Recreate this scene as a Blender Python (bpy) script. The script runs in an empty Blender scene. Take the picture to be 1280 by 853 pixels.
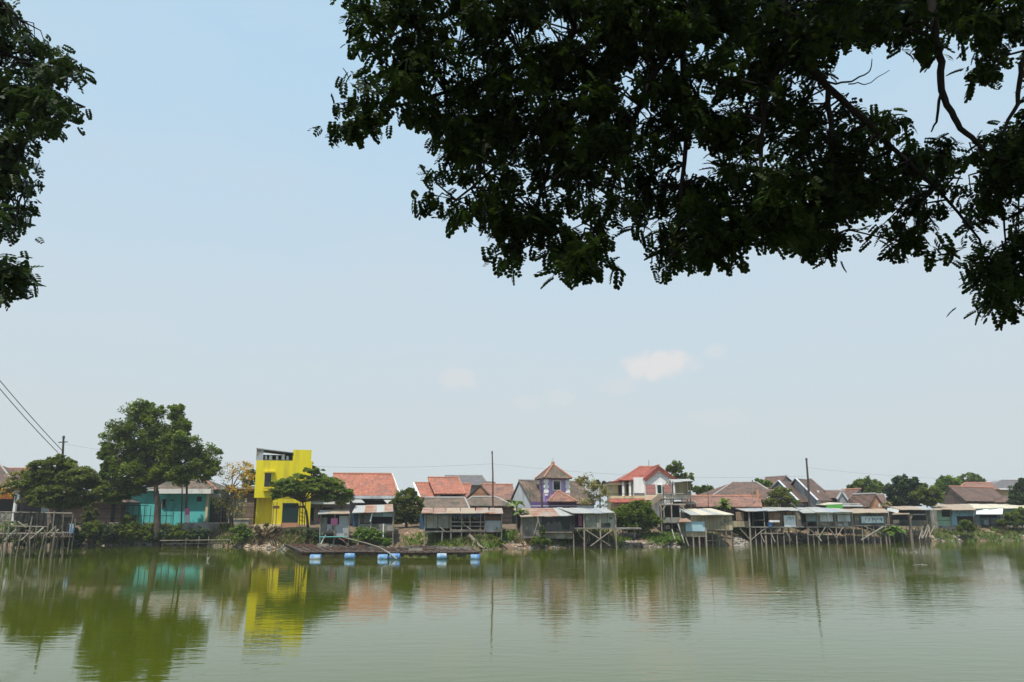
import bpy, math, random
import numpy as np
from mathutils import Vector, noise as mnoise
R = math.radians
random.seed(7); rng = np.random.default_rng(7)
scene = bpy.context.scene
COL = scene.collection

# ------------------------------------------------------------------ camera
F, CX, CY, EYE = 976.0, 640.0, 426.5, 3.5
PITCH = math.atan((640 - CY) / F)
cam_d = bpy.data.cameras.new('camera'); cam = bpy.data.objects.new('camera', cam_d); COL.objects.link(cam)
cam_d.sensor_width = 36; cam_d.lens = 36 * F / 1280; cam_d.clip_end = 6000; cam_d.clip_start = .1
cam.location = (0, 0, EYE); cam.rotation_euler = (R(90) + PITCH, 0, 0)
scene.camera = cam

# ------------------------------------------------------------------ light
SUN_EL, SUN_AZ = R(66), R(-155)          # azimuth clockwise from +Y: behind the camera, to the left
sun_vec = Vector((math.sin(SUN_AZ) * math.cos(SUN_EL), math.cos(SUN_AZ) * math.cos(SUN_EL), math.sin(SUN_EL)))
sd = bpy.data.lights.new('sun', 'SUN'); sd.energy = 4.5; sd.angle = R(.6); sd.color = (1, .95, .86)
so = bpy.data.objects.new('sun', sd); COL.objects.link(so); so.location = (0, 0, 60)
so.rotation_euler = sun_vec.to_track_quat('Z', 'Y').to_euler()
world = bpy.data.worlds.new('World'); scene.world = world; world.use_nodes = True
wn, wl = world.node_tree.nodes, world.node_tree.links
wn.clear()
SKY_STRENGTH = .085
w_out = wn.new('ShaderNodeOutputWorld'); w_bg = wn.new('ShaderNodeBackground'); w_bg.inputs[1].default_value = SKY_STRENGTH
sky = wn.new('ShaderNodeTexSky'); sky.sky_type = 'NISHITA'; sky.sun_disc = False
sky.sun_elevation = SUN_EL; sky.sun_rotation = SUN_AZ; sky.air_density = 1.0; sky.dust_density = 3.0; sky.ozone_density = 1.0
w_tc = wn.new('ShaderNodeTexCoord'); w_sep = wn.new('ShaderNodeSeparateXYZ')
wl.new(w_tc.outputs['Generated'], w_sep.inputs[0])
# dry-season haze: a pale veil over the clear sky, thickest at the horizon
w_mr = wn.new('ShaderNodeMapRange'); w_mr.inputs[1].default_value = 0; w_mr.inputs[2].default_value = .75
w_mr.inputs[3].default_value = .97; w_mr.inputs[4].default_value = .8
wl.new(w_sep.outputs[2], w_mr.inputs[0])
w_hz = wn.new('ShaderNodeValToRGB'); cr = w_hz.color_ramp
HZ = [(0.0, (.71, .79, .815)), (.1, (.70, .79, .825)), (.25, (.68, .82, .92)), (.42, (.62, .83, 1.0)), (.56, (.575, .84, 1.06)), (.8, (.5, .78, 1.06))]
while len(cr.elements) < len(HZ): cr.elements.new(.5)
for e, (p, c) in zip(cr.elements, HZ): e.position = p; e.color = (*c, 1)
wl.new(w_sep.outputs[2], w_hz.inputs[0])
w_sc = wn.new('ShaderNodeVectorMath'); w_sc.operation = 'SCALE'; w_sc.inputs['Scale'].default_value = 10.75
wl.new(w_hz.outputs[0], w_sc.inputs[0])
w_mix = wn.new('ShaderNodeMix'); w_mix.data_type = 'RGBA'
wl.new(w_mr.outputs[0], w_mix.inputs[0]); wl.new(sky.outputs[0], w_mix.inputs[6]); wl.new(w_sc.outputs[0], w_mix.inputs[7])
last = w_mix.outputs[2]


def raydir(px, py):
    v = CY - py
    return Vector((px - CX, F * math.cos(PITCH) - v * math.sin(PITCH), F * math.sin(PITCH) + v * math.cos(PITCH))).normalized()


# small far cumulus puffs: soft noisy spots at fixed directions of the sky
def cloud(px, py, rx, ry, amount):
    global last
    c = raydir(px, py)
    sub = wn.new('ShaderNodeVectorMath'); sub.operation = 'SUBTRACT'; sub.inputs[1].default_value = c
    wl.new(w_tc.outputs['Generated'], sub.inputs[0])
    mul = wn.new('ShaderNodeVectorMath'); mul.operation = 'MULTIPLY'; mul.inputs[1].default_value = (F / rx, F / rx * .3, F / ry)
    wl.new(sub.outputs[0], mul.inputs[0])
    nz = wn.new('ShaderNodeTexNoise'); nz.inputs['Scale'].default_value = 55; nz.inputs['Detail'].default_value = 5
    wl.new(w_tc.outputs['Generated'], nz.inputs['Vector'])
    ns = wn.new('ShaderNodeVectorMath'); ns.operation = 'MULTIPLY_ADD'; ns.inputs[1].default_value = (1.3, 1.3, 1.3); ns.inputs[2].default_value = (-.65, -.65, -.65)
    wl.new(nz.outputs['Color'], ns.inputs[0])
    ad = wn.new('ShaderNodeVectorMath'); ad.operation = 'ADD'; wl.new(mul.outputs[0], ad.inputs[0]); wl.new(ns.outputs[0], ad.inputs[1])
    ln = wn.new('ShaderNodeVectorMath'); ln.operation = 'LENGTH'; wl.new(ad.outputs[0], ln.inputs[0])
    mr = wn.new('ShaderNodeMapRange'); mr.interpolation_type = 'SMOOTHSTEP'
    mr.inputs[1].default_value = .45; mr.inputs[2].default_value = 1.15; mr.inputs[3].default_value = amount; mr.inputs[4].default_value = 0
    wl.new(ln.outputs['Value'], mr.inputs[0])
    mx = wn.new('ShaderNodeMix'); mx.data_type = 'RGBA'; mx.inputs[7].default_value = (9.1, 9.0, 8.95, 1)
    wl.new(mr.outputs[0], mx.inputs[0]); wl.new(last, mx.inputs[6]); last = mx.outputs[2]


# uneven veil: very broad faint streaks of thicker haze
w_n = wn.new('ShaderNodeTexNoise'); w_n.inputs['Scale'].default_value = 3.0; w_n.inputs['Detail'].default_value = 6; w_n.inputs['Roughness'].default_value = .6
w_m = wn.new('ShaderNodeMapping'); w_m.inputs['Scale'].default_value = (1, 1, 3.2); wl.new(w_tc.outputs['Generated'], w_m.inputs[0]); wl.new(w_m.outputs[0], w_n.inputs['Vector'])
w_r = wn.new('ShaderNodeMapRange'); w_r.inputs[1].default_value = .42; w_r.inputs[2].default_value = .75; w_r.inputs[4].default_value = .3; wl.new(w_n.outputs['Fac'], w_r.inputs[0])
w_x = wn.new('ShaderNodeMix'); w_x.data_type = 'RGBA'; w_x.inputs[7].default_value = (7.8, 8.3, 8.6, 1); wl.new(w_r.outputs[0], w_x.inputs[0]); wl.new(last, w_x.inputs[6]); last = w_x.outputs[2]
cloud(822, 456, 46, 19, .9); cloud(572, 474, 30, 15, .4); cloud(655, 505, 22, 12, .2); cloud(700, 497, 20, 12, .2)
cloud(775, 483, 30, 14, .22); cloud(895, 440, 14, 10, .3); cloud(900, 522, 45, 12, .2)
wl.new(last, w_bg.inputs[0]); wl.new(w_bg.outputs[0], w_out.inputs[0])
scene.view_settings.view_transform = 'Standard'; scene.view_settings.look = 'None'
scene.view_settings.exposure = 0; scene.view_settings.gamma = 1; scene.view_settings.use_curve_mapping = False
scene.render.engine = 'CYCLES'
scene.cycles.use_denoising = True; scene.cycles.max_bounces = 6; scene.cycles.transparent_max_bounces = 6


# ------------------------------------------------------------------ geometry helpers
def W(px, py, Y):
    d = raydir(px, py); k = Y / d.y
    return Vector((d.x * k, Y, EYE + d.z * k))


def Zp(py, Y): return W(640, py, Y).z
def Xp(px, Y, py=640): return W(px, py, Y).x


class MB:
    def __init__(s): s.v = []; s.f = []
    def add(s, vs, fs):
        o = len(s.v); s.v += [tuple(v) for v in vs]; s.f += [tuple(i + o for i in f) for f in fs]; return s
    def box(s, x0, x1, y0, y1, z0, z1):
        x0, x1 = sorted((x0, x1)); y0, y1 = sorted((y0, y1)); z0, z1 = sorted((z0, z1))
        return s.add([(x0, y0, z0), (x1, y0, z0), (x1, y1, z0), (x0, y1, z0), (x0, y0, z1), (x1, y0, z1), (x1, y1, z1), (x0, y1, z1)],
                     [(3, 2, 1, 0), (4, 5, 6, 7), (0, 1, 5, 4), (1, 2, 6, 5), (2, 3, 7, 6), (3, 0, 4, 7)])
    def px(s, p0, p1, q0, q1, Y0, Y1):      # pixel rectangle of the front face, pushed back to Y1
        m = (q0 + q1) / 2
        return s.box(Xp(p0, Y0, m), Xp(p1, Y0, m), Y0, Y1, Zp(q0, Y0), Zp(q1, Y0))
    def prism(s, pts, vec):
        n = len(pts); vec = Vector(vec); pts = [Vector(p) for p in pts]
        nrm = Vector((0, 0, 0))
        for i in range(n): nrm += (pts[i] - pts[0]).cross(pts[(i + 1) % n] - pts[0])
        if nrm.dot(vec) > 0: pts = pts[::-1]
        vs = pts + [p + vec for p in pts]
        fs = [tuple(range(n)), tuple(range(2 * n - 1, n - 1, -1))] + [((i + 1) % n, i, i + n, (i + 1) % n + n) for i in range(n)]
        return s.add(vs, fs)
    def slab(s, pts, t):
        pts = [Vector(p) for p in pts]
        n = (pts[1] - pts[0]).cross(pts[2] - pts[0]).normalized()
        if n.z > 0: n = -n
        return s.prism(pts, n * t)
    def tube(s, pts, rad, n=7, cap=True):
        pts = [Vector(p) for p in pts]
        if not hasattr(rad, '__len__'): rad = [rad] * len(pts)
        vs = []; fs = []; ref = Vector((.3, .8, .52))
        for i, p in enumerate(pts):
            d = (pts[min(i + 1, len(pts) - 1)] - pts[max(i - 1, 0)])
            d = d.normalized() if d.length > 1e-6 else Vector((0, 0, 1))
            if abs(d.dot(ref)) > .93: r2 = Vector((1, 0, 0))
            else: r2 = ref
            a = d.cross(r2).normalized(); b = d.cross(a)
            for k in range(n):
                t = 2 * math.pi * k / n; vs.append(p + (a * math.cos(t) + b * math.sin(t)) * rad[i])
        for i in range(len(pts) - 1):
            for k in range(n):
                k2 = (k + 1) % n; fs.append((i * n + k, i * n + k2, (i + 1) * n + k2, (i + 1) * n + k))
        if cap: fs += [tuple(range(n - 1, -1, -1)), tuple((len(pts) - 1) * n + k for k in range(n))]
        return s.add(vs, fs)
    def bar(s, a, b, w, d=None):
        a = Vector(a); b = Vector(b); d = d or w; u = (b - a).normalized()
        r = Vector((0, 1, 0)) if abs(u.y) < .9 else Vector((0, 0, 1))
        p = u.cross(r).normalized() * w / 2; q = u.cross(p).normalized() * d / 2
        vs = [a - p - q, a + p - q, a + p + q, a - p + q]; return s.prism(vs, b - a)
    def mesh(s, name, off=Vector((0, 0, 0))):
        me = bpy.data.meshes.new(name)
        me.from_pydata([(v[0] - off[0], v[1] - off[1], v[2] - off[2]) for v in s.v], [], s.f)
        me.update(); return me


def fastmesh(name, verts, k, tint=None):
    """mesh of disconnected k-gons; verts (n*k,3)"""
    n = len(verts) // k; me = bpy.data.meshes.new(name)
    me.vertices.add(len(verts)); me.vertices.foreach_set('co', np.asarray(verts, 'f').ravel())
    me.loops.add(len(verts)); me.loops.foreach_set('vertex_index', np.arange(len(verts), dtype='i'))
    me.polygons.add(n); me.polygons.foreach_set('loop_start', np.arange(n, dtype='i') * k)
    me.update(calc_edges=True)
    if tint is not None:
        at = me.attributes.new('tint', 'FLOAT', 'FACE'); at.data.foreach_set('value', np.asarray(tint, 'f'))
    me.validate(); return me


def setp(o, label=None, cat=None, group=None, kind=None):
    if label: o['label'] = label
    if cat: o['category'] = cat
    if group: o['group'] = group
    if kind: o['kind'] = kind
    return o


class Thing:
    def __init__(s, name, label, cat, loc, group=None):
        s.o = bpy.data.objects.new(name, None); COL.objects.link(s.o); s.o.empty_display_size = .3
        s.loc = Vector(loc); s.o.location = s.loc; setp(s.o, label, cat, group)
    def part(s, name, mb, m, sub=None, label=None, smooth=False):
        me = mb.mesh(name, s.loc) if isinstance(mb, MB) else mb
        me.materials.append(m); o = bpy.data.objects.new(name, me); COL.objects.link(o); o.parent = sub or s.o
        if label: o['label'] = label
        if smooth:
            for p in me.polygons: p.use_smooth = True
        return o
    # pixel shortcuts
    def px(s, name, m, p0, p1, q0, q1, Y0, Y1, **k): return s.part(name, MB().px(p0, p1, q0, q1, Y0, Y1), m, **k)
    def post(s, p, q0, q1, Y, r=.07, m=None, name='stilt', lean=0, **k):
        b = W(p, q1, Y); t = Vector((b.x + lean, Y, Zp(q0, Y)))
        return s.part(name, MB().tube([b, (b + t) / 2 + Vector((random.uniform(-.03, .03), 0, 0)), t], [r * 1.1, r, r * .9]), m or M['pole'], **k)
    def stick(s, a, b, r=.05, m=None, name='brace', **k): return s.part(name, MB().tube([W(*a), W(*b)], r), m or M['pole'], **k)
    def slab(s, name, m, pts, t=.08, **k): return s.part(name, MB().slab([W(*p) for p in pts], t), m, **k)
    def sheets(s, m, pts, t=.07, alt=(), seed=None):
        A, B, Cc, D = [W(*p) for p in pts]; n = max(2, int(round((B - A).length / 1.15)))
        for i in range(n):
            u0, u1 = i / n - (.012 if i else 0), (i + 1) / n + .012 * (i < n - 1); j = Vector((0, random.uniform(-.28, .08), random.uniform(-.03, .04))); dz = Vector((0, 0, .035 * (i % 2)))
            sag = Vector((0, 0, random.uniform(-.05, .02)))
            m_ = random.choice(alt) if alt and random.random() < .3 else m
            s.part('roof_sheet', MB().slab([A.lerp(B, u0) + j + dz + sag, A.lerp(B, u1) + j + dz, D.lerp(Cc, u1) + dz, D.lerp(Cc, u0) + dz], t * .6), M[m_])
    def window(s, p0, p1, q0, q1, Y, fm, pm, bars=0, w=.09):
        mb = MB(); x0, x1 = Xp(p0, Y, q0), Xp(p1, Y, q0); z1, z0 = Zp(q0, Y), Zp(q1, Y)
        mb.box(x0 - w, x1 + w, Y - .08, Y + .05, z1, z1 + w).box(x0 - w, x1 + w, Y - .1, Y + .05, z0 - w, z0)
        mb.box(x0 - w, x0, Y - .075, Y + .05, z0, z1).box(x1, x1 + w, Y - .075, Y + .05, z0, z1)
        for i in range(bars):
            xx = x0 + (x1 - x0) * (i + 1) / (bars + 1); mb.box(xx - .03, xx + .03, Y - .06, Y + .02, z0, z1)
        f = s.part('window', mb, fm); s.part('pane', MB().box(x0, x1, Y - .02, Y + .02, z0, z1), pm, sub=f); return f
    def hip(s, name, m, e0, e1, r0, r1, qe, qr, Yf, Yr, t=.14, sub=None, cap=None):
        """ridge along x; eaves px e0..e1 at row qe, depth Yf; ridge px r0..r1 at row qr, depth Yr"""
        A, B = W(e0, qe, Yf), W(e1, qe, Yf); R0, R1 = W(r0, qr, Yr), W(r1, qr, Yr)
        Yb = 2 * Yr - Yf; C = Vector((B.x, Yb, B.z)); D = Vector((A.x, Yb, A.z))
        mb = MB().slab([A, B, R1, R0], t).slab([C, D, R0, R1], t)
        if R0.x - A.x > .6: mb.slab([D, A, R0], t)
        if B.x - R1.x > .6: mb.slab([B, C, R1], t)
        o = s.part(name, mb, m, sub=sub)
        if cap:
            c = MB().tube([R0 + Vector((0, 0, .03)), R1 + Vector((0, 0, .03))], .13, 6)
            if R0.x - A.x > .6: c.tube([A, R0 + Vector((0, 0, .03))], .1, 6)
            if B.x - R1.x > .6: c.tube([B, R1 + Vector((0, 0, .03))], .1, 6)
            s.part('ridge_cap', c, cap, sub=o)
        return o
    def oblique(s, gl, gr, ap, rend, wall, roof, t=.14, base=1.8, cap=None, trim=None):
        """gabled house turned to the view: gl, gr, ap = (px,py,Y) of the gable; rend = (px, Y) of the far ridge end"""
        L, G, A = W(*gl), W(*gr), W(*ap); d = raydir(rend[0], ap[1]); E = Vector((d.x / d.y * rend[1], rend[1], A.z)); v = E - A
        mb = MB().slab([G, G + v, A + v, A], t).slab([L, L + v, A + v, A], t)
        ov = v.normalized() * .12; k = .97
        ctr = (L + G) / 2; l2 = ctr + (L - ctr) * .93 + ov - Vector((0, 0, t * 1.3)); g2 = ctr + (G - ctr) * .93 + ov - Vector((0, 0, t * 1.3)); a2 = A + ov - Vector((0, 0, t * 1.6))
        lb = Vector((l2.x, l2.y, base)); gb = Vector((g2.x, g2.y, base))
        s.part('wall', MB().prism([lb, gb, g2, a2, l2], v - ov * 2), wall)
        o = s.part('roof', mb, roof)
        if cap: s.part('ridge_cap', MB().tube([A + Vector((0, 0, .03)), E + Vector((0, 0, .03))], .13, 6), cap, sub=o)
        if trim:
            f = -v.normalized() * .06; s.part('barge_board', MB().bar(G + f, A + f, .22, .08).bar(L + f, A + f, .22, .08), trim, sub=o)
        return o


# ------------------------------------------------------------------ materials
M = {}


def mat(name, base, rough=.8, var=.22, scale=2.0, c2=None, c2amt=.5, c2scale=.7, kind=None, kscale=6.0, bump=.3, spec=.3, streak=False, metal=0):
    m = bpy.data.materials.new(name); m.use_nodes = True; n, l = m.node_tree.nodes, m.node_tree.links
    b = n['Principled BSDF']; b.inputs['Roughness'].default_value = rough; b.inputs['Specular IOR Level'].default_value = spec
    b.inputs['Metallic'].default_value = metal
    tc = n.new('ShaderNodeTexCoord'); nz = n.new('ShaderNodeTexNoise'); nz.inputs['Scale'].default_value = scale; nz.inputs['Detail'].default_value = 7; nz.inputs['Roughness'].default_value = .65
    mp = n.new('ShaderNodeMapping'); l.new(tc.outputs['Object'], mp.inputs[0]); l.new(mp.outputs[0], nz.inputs['Vector'])
    if streak: mp.inputs['Scale'].default_value = (1.6, 1.6, .25)
    rp = n.new('ShaderNodeValToRGB'); e = rp.color_ramp.elements
    e[0].position = .28; e[1].position = .72
    e[0].color = (*[max(0, c * (1 - var)) for c in base], 1); e[1].color = (*[min(1, c * (1 + var)) for c in base], 1)
    l.new(nz.outputs['Fac'], rp.inputs[0]); col = rp.outputs[0]
    if c2:
        n2 = n.new('ShaderNodeTexNoise'); n2.inputs['Scale'].default_value = c2scale; n2.inputs['Detail'].default_value = 6; n2.inputs['Roughness'].default_value = .6
        l.new(mp.outputs[0], n2.inputs['Vector'])
        r2 = n.new('ShaderNodeMapRange'); r2.inputs[1].default_value = .62 - c2amt * .3; r2.inputs[2].default_value = .72 - c2amt * .2
        l.new(n2.outputs['Fac'], r2.inputs[0])
        mx = n.new('ShaderNodeMix'); mx.data_type = 'RGBA'; mx.inputs[7].default_value = (*c2, 1)
        l.new(r2.outputs[0], mx.inputs[0]); l.new(col, mx.inputs[6]); col = mx.outputs[2]
    hgt = nz.outputs['Fac']; dist = .02
    if kind:
        sp = n.new('ShaderNodeSeparateXYZ'); l.new(tc.outputs['Object'], sp.inputs[0])
        def wave(src, k, prof):
            mul = n.new('ShaderNodeMath'); mul.operation = 'MULTIPLY'; mul.inputs[1].default_value = k; l.new(src, mul.inputs[0])
            f = n.new('ShaderNodeMath')
            if prof == 'sin':
                m2 = n.new('ShaderNodeMath'); m2.operation = 'MULTIPLY'; m2.inputs[1].default_value = 6.283; l.new(mul.outputs[0], m2.inputs[0])
                f.operation = 'SINE'; l.new(m2.outputs[0], f.inputs[0])
                g = n.new('ShaderNodeMath'); g.operation = 'MULTIPLY_ADD'; g.inputs[1].default_value = .5; g.inputs[2].default_value = .5; l.new(f.outputs[0], g.inputs[0]); return g.outputs[0], mul.outputs[0]
            f.operation = 'FRACT'; l.new(mul.outputs[0], f.inputs[0]); return f.outputs[0], mul.outputs[0]
        xy = n.new('ShaderNodeMath'); xy.operation = 'ADD'; l.new(sp.outputs[0], xy.inputs[0]); l.new(sp.outputs[1], xy.inputs[1])
        if kind == 'corr': hgt, _ = wave(sp.outputs[0], kscale, 'sin'); dist = .05
        elif kind == 'tile':
            a, _ = wave(sp.outputs[2], kscale, 'fract'); c, _ = wave(sp.outputs[0], kscale * .75, 'sin')
            ad = n.new('ShaderNodeMath'); ad.operation = 'MULTIPLY_ADD'; ad.inputs[1].default_value = .5; l.new(c, ad.inputs[0]); l.new(a, ad.inputs[2]); hgt = ad.outputs[0]; dist = .09
        elif kind in ('plank_v', 'plank_h', 'brick'):
            src = xy.outputs[0] if kind == 'plank_v' else sp.outputs[2]
            a, raw = wave(src, kscale, 'fract')
            fl = n.new('ShaderNodeMath'); fl.operation = 'FLOOR'; l.new(raw, fl.inputs[0])
            wn_ = n.new('ShaderNodeTexWhiteNoise'); wn_.noise_dimensions = '1D'; l.new(fl.outputs[0], wn_.inputs['W'])
            hv = n.new('ShaderNodeMapRange'); hv.inputs[3].default_value = .68; hv.inputs[4].default_value = 1.25; l.new(wn_.outputs['Value'], hv.inputs[0])
            gap = n.new('ShaderNodeMath'); gap.operation = 'GREATER_THAN'; gap.inputs[1].default_value = .09; l.new(a, gap.inputs[0])
            g2 = n.new('ShaderNodeMapRange'); g2.inputs[3].default_value = .45; l.new(gap.outputs[0], g2.inputs[0])
            mm = n.new('ShaderNodeMath'); mm.operation = 'MULTIPLY'; l.new(hv.outputs[0], mm.inputs[0]); l.new(g2.outputs[0], mm.inputs[1])
            vm = n.new('ShaderNodeVectorMath'); vm.operation = 'SCALE'; l.new(col, vm.inputs[0]); l.new(mm.outputs[0], vm.inputs['Scale']); col = vm.outputs[0]
            hgt = gap.outputs[0]; dist = .02
        if kind == 'tile':       # every course of tiles fades a little differently
            wv = n.new('ShaderNodeTexNoise'); wv.inputs['Scale'].default_value = 3.2; wv.inputs['Detail'].default_value = 3
            l.new(tc.outputs['Object'], wv.inputs['Vector'])
            vm = n.new('ShaderNodeVectorMath'); vm.operation = 'SCALE'; mr = n.new('ShaderNodeMapRange'); mr.inputs[1].default_value = .3; mr.inputs[2].default_value = .7
            mr.inputs[3].default_value = .72; mr.inputs[4].default_value = 1.28; l.new(wv.outputs['Fac'], mr.inputs[0])
            l.new(col, vm.inputs[0]); l.new(mr.outputs[0], vm.inputs['Scale']); col = vm.outputs[0]
    l.new(col, b.inputs['Base Color'])
    bp = n.new('ShaderNodeBump'); bp.inputs['Strength'].default_value = bump; bp.inputs['Distance'].default_value = dist
    l.new(hgt, bp.inputs['Height']); l.new(bp.outputs[0], b.inputs['Normal'])
    M[name] = m; return m


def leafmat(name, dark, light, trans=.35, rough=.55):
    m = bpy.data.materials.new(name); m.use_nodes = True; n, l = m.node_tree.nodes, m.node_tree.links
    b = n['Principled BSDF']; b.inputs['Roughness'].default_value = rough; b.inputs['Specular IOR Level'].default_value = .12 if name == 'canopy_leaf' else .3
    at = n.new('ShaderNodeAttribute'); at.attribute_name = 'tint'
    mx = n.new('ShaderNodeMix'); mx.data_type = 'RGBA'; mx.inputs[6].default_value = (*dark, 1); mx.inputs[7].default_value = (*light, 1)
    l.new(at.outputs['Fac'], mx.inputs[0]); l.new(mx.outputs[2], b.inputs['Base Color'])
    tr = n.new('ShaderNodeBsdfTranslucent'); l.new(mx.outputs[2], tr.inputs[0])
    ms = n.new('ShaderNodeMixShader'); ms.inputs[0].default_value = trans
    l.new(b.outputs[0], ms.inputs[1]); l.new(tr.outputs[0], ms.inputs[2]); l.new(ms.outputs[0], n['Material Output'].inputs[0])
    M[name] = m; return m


mat('yellow_paint', (.76, .63, .014), .7, .08, 1.2, c2=(.6, .48, .03), c2amt=.36, bump=.05, streak=True)
mat('teal_paint', (.11, .52, .5), .75, .12, 1.0, c2=(.08, .36, .34), c2amt=.3, bump=.06, streak=True)
mat('violet_paint', (.42, .32, .58), .75, .12, bump=.05, streak=True)
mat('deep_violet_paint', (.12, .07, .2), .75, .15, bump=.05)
mat('white_paint', (.8, .8, .78), .7, .08, 1.0, c2=(.5, .49, .45), c2amt=.25, bump=.05, streak=True)
mat('grey_wall', (.33, .34, .34), .85, .15, 1.0, c2=(.2, .19, .18), c2amt=.4, bump=.1, streak=True)
mat('pale_grey_wall', (.5, .53, .55), .8, .1, 1.0, c2=(.35, .35, .35), c2amt=.3, bump=.05, streak=True)
mat('cream_wall', (.6, .52, .33), .8, .1, 1.0, c2=(.4, .34, .22), c2amt=.3, bump=.05, streak=True)
mat('brown_wall', (.17, .125, .1), .9, .25, 1.0, kind='brick', kscale=7, bump=.2)
mat('brick_wall', (.33, .17, .1), .9, .25, 1.5, kind='brick', kscale=8, bump=.2)
mat('pink_stripe', (.42, .2, .18), .8, .1, 1.0, kind='plank_h', kscale=2.2, bump=.05)
mat('orange_wall', (.5, .26, .15), .85, .12, bump=.05)
mat('dark_green_paint', (.01, .035, .032), .5, .25, bump=.05)
mat('orange_tile', (.36, .135, .085), .75, .22, 1.0, c2=(.24, .115, .085), c2amt=.45, kind='tile', kscale=3.3, bump=.5)
mat('red_tile', (.3, .085, .06), .7, .2, 1.0, kind='tile', kscale=3.3, bump=.5)
mat('faded_tile', (.25, .13, .095), .85, .25, 1.2, c2=(.16, .1, .08), c2amt=.5, kind='tile', kscale=3.3, bump=.6)
mat('brown_tile', (.15, .092, .07), .85, .25, 1.0, c2=(.1, .075, .062), c2amt=.5, kind='tile', kscale=3.3, bump=.6)
mat('mossy_tile', (.17, .12, .09), .9, .3, 1.0, c2=(.09, .08, .06), c2amt=.6, kind='tile', kscale=3.3, bump=.6)
mat('grey_tile', (.13, .12, .12), .8, .2, 1.0, kind='tile', kscale=3.3, bump=.5)
mat('cement_cap', (.35, .33, .31), .9, .2)
mat('clay_cap', (.42, .2, .13), .85, .2)
mat('cream_sheet', (.6, .54, .41), .55, .12, .8, c2=(.5, .42, .3), c2amt=.25, kind='corr', kscale=5, bump=.4)
mat('pale_sheet', (.4, .4, .375), .5, .15, .8, c2=(.38, .34, .28), c2amt=.35, kind='corr', kscale=5, bump=.4)
mat('rusty_sheet', (.36, .3, .25), .75, .25, .8, c2=(.3, .13, .07), c2amt=.75, c2scale=.6, kind='corr', kscale=5, bump=.4)
mat('tan_sheet', (.38, .31, .23), .75, .2, .8, c2=(.36, .24, .16), c2amt=.5, kind='corr', kscale=5, bump=.4)
mat('zinc_wall', (.36, .38, .4), .45, .15, .8, c2=(.27, .2, .15), c2amt=.2, kind='corr', kscale=6, bump=.6, spec=.5)
mat('blue_grey_board', (.3, .4, .44), .75, .15, .8, c2=(.22, .27, .28), c2amt=.4, kind='plank_v', kscale=.8, bump=.1)
mat('tan_board', (.36, .3, .2), .85, .15, .9, c2=(.27, .22, .15), c2amt=.4, kind='plank_v', kscale=2.5, bump=.15)
mat('grey_board', (.22, .21, .18), .9, .2, .9, c2=(.13, .12, .1), c2amt=.45, kind='plank_v', kscale=3.5, bump=.2)
mat('bleached_board', (.36, .36, .3), .9, .15, .9, c2=(.25, .24, .2), c2amt=.4, kind='plank_v', kscale=.9, bump=.15)
mat('brown_board', (.22, .14, .09), .85, .2, .9, kind='plank_v', kscale=1.4, bump=.1)
mat('ply', (.3, .21, .14), .85, .15, .8, c2=(.2, .14, .1), c2amt=.4, streak=True)
mat('pole', (.3, .26, .21), .85, .25, 3, c2=(.18, .15, .12), c2amt=.4)
mat('bamboo', (.23, .2, .15), .8, .3, 3, c2=(.14, .12, .09), c2amt=.5)
mat('dark_wood', (.07, .055, .045), .85, .3, 2)
mat('raft_wood', (.085, .058, .045), .85, .45, 2.5, c2=(.15, .12, .1), c2amt=.35)
mat('dark_net', (.03, .032, .032), .9, .25, 5, bump=.4)
mat('dark_cloth', (.035, .036, .03), .95, .3, 4, bump=.5)
mat('blue_tarp', (.03, .07, .12), .6, .3, 2, bump=.4)
mat('blue_sheet', (.35, .5, .58), .6, .1, 1.5, bump=.1)
mat('pale_green', (.3, .48, .34), .8, .15, 1.2, c2=(.2, .33, .24), c2amt=.35, streak=True)
mat('sky_blue_paint', (.23, .42, .52), .75, .15, 1.2, c2=(.16, .27, .32), c2amt=.35, streak=True)
mat('mural_ink', (.05, .08, .09), .8, .2)
mat('banner_white', (.66, .7, .72), .6, .07)
mat('banner_blue', (.3, .5, .62), .6, .15, 1.0)
mat('banner_ink', (.04, .11, .2), .7, .2)
mat('banner_orange', (.65, .16, .03), .6, .2)
mat('banner_yellow', (.8, .5, .05), .6, .1)
mat('pink_cloth', (.6, .18, .36), .9, .15)
mat('blue_plastic', (.03, .13, .4), .45, .25, 3, c2=(.22, .36, .48), c2amt=.4, spec=.5)
mat('pale_blue_plastic', (.1, .25, .44), .55, .3, 3, c2=(.4, .45, .48), c2amt=.5, c2scale=1.6, spec=.5)
mat('white_plastic', (.7, .7, .66), .5, .1)
mat('orange_plastic', (.7, .2, .04), .5, .1)
mat('teal_pipe', (.05, .32, .32), .5, .15)
mat('glass_dark', (.02, .025, .03), .08, .3, spec=.6)
mat('interior_shade', (.03, .028, .025), .9, .3)  # near-black colour stands in for shade inside rooms, doorways and open huts
mat('iron', (.06, .055, .05), .6, .3)
mat('concrete', (.3, .28, .25), .9, .2, 1.2, c2=(.17, .15, .13), c2amt=.5)
mat('rust_red', (.13, .065, .045), .8, .3)
mat('cable', (.02, .02, .022), .6, .1)
mat('bark', (.075, .058, .042), .95, .3, 3, c2=(.12, .1, .08), c2amt=.4, bump=.8)
mat('pale_bark', (.22, .18, .14), .95, .3, 3, bump=.6)
mat('dark_bark', (.014, .011, .009), .95, .3, 5, bump=.8)
mat('lime_sheet', (.1, .4, .06), .6, .1)
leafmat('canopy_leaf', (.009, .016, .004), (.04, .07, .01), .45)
leafmat('tree_leaf', (.085, .125, .011), (.2, .26, .024), .45)
leafmat('feather_leaf', (.1, .15, .018), (.22, .29, .04), .5)
leafmat('olive_leaf', (.09, .115, .015), (.2, .23, .034), .45)
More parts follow.
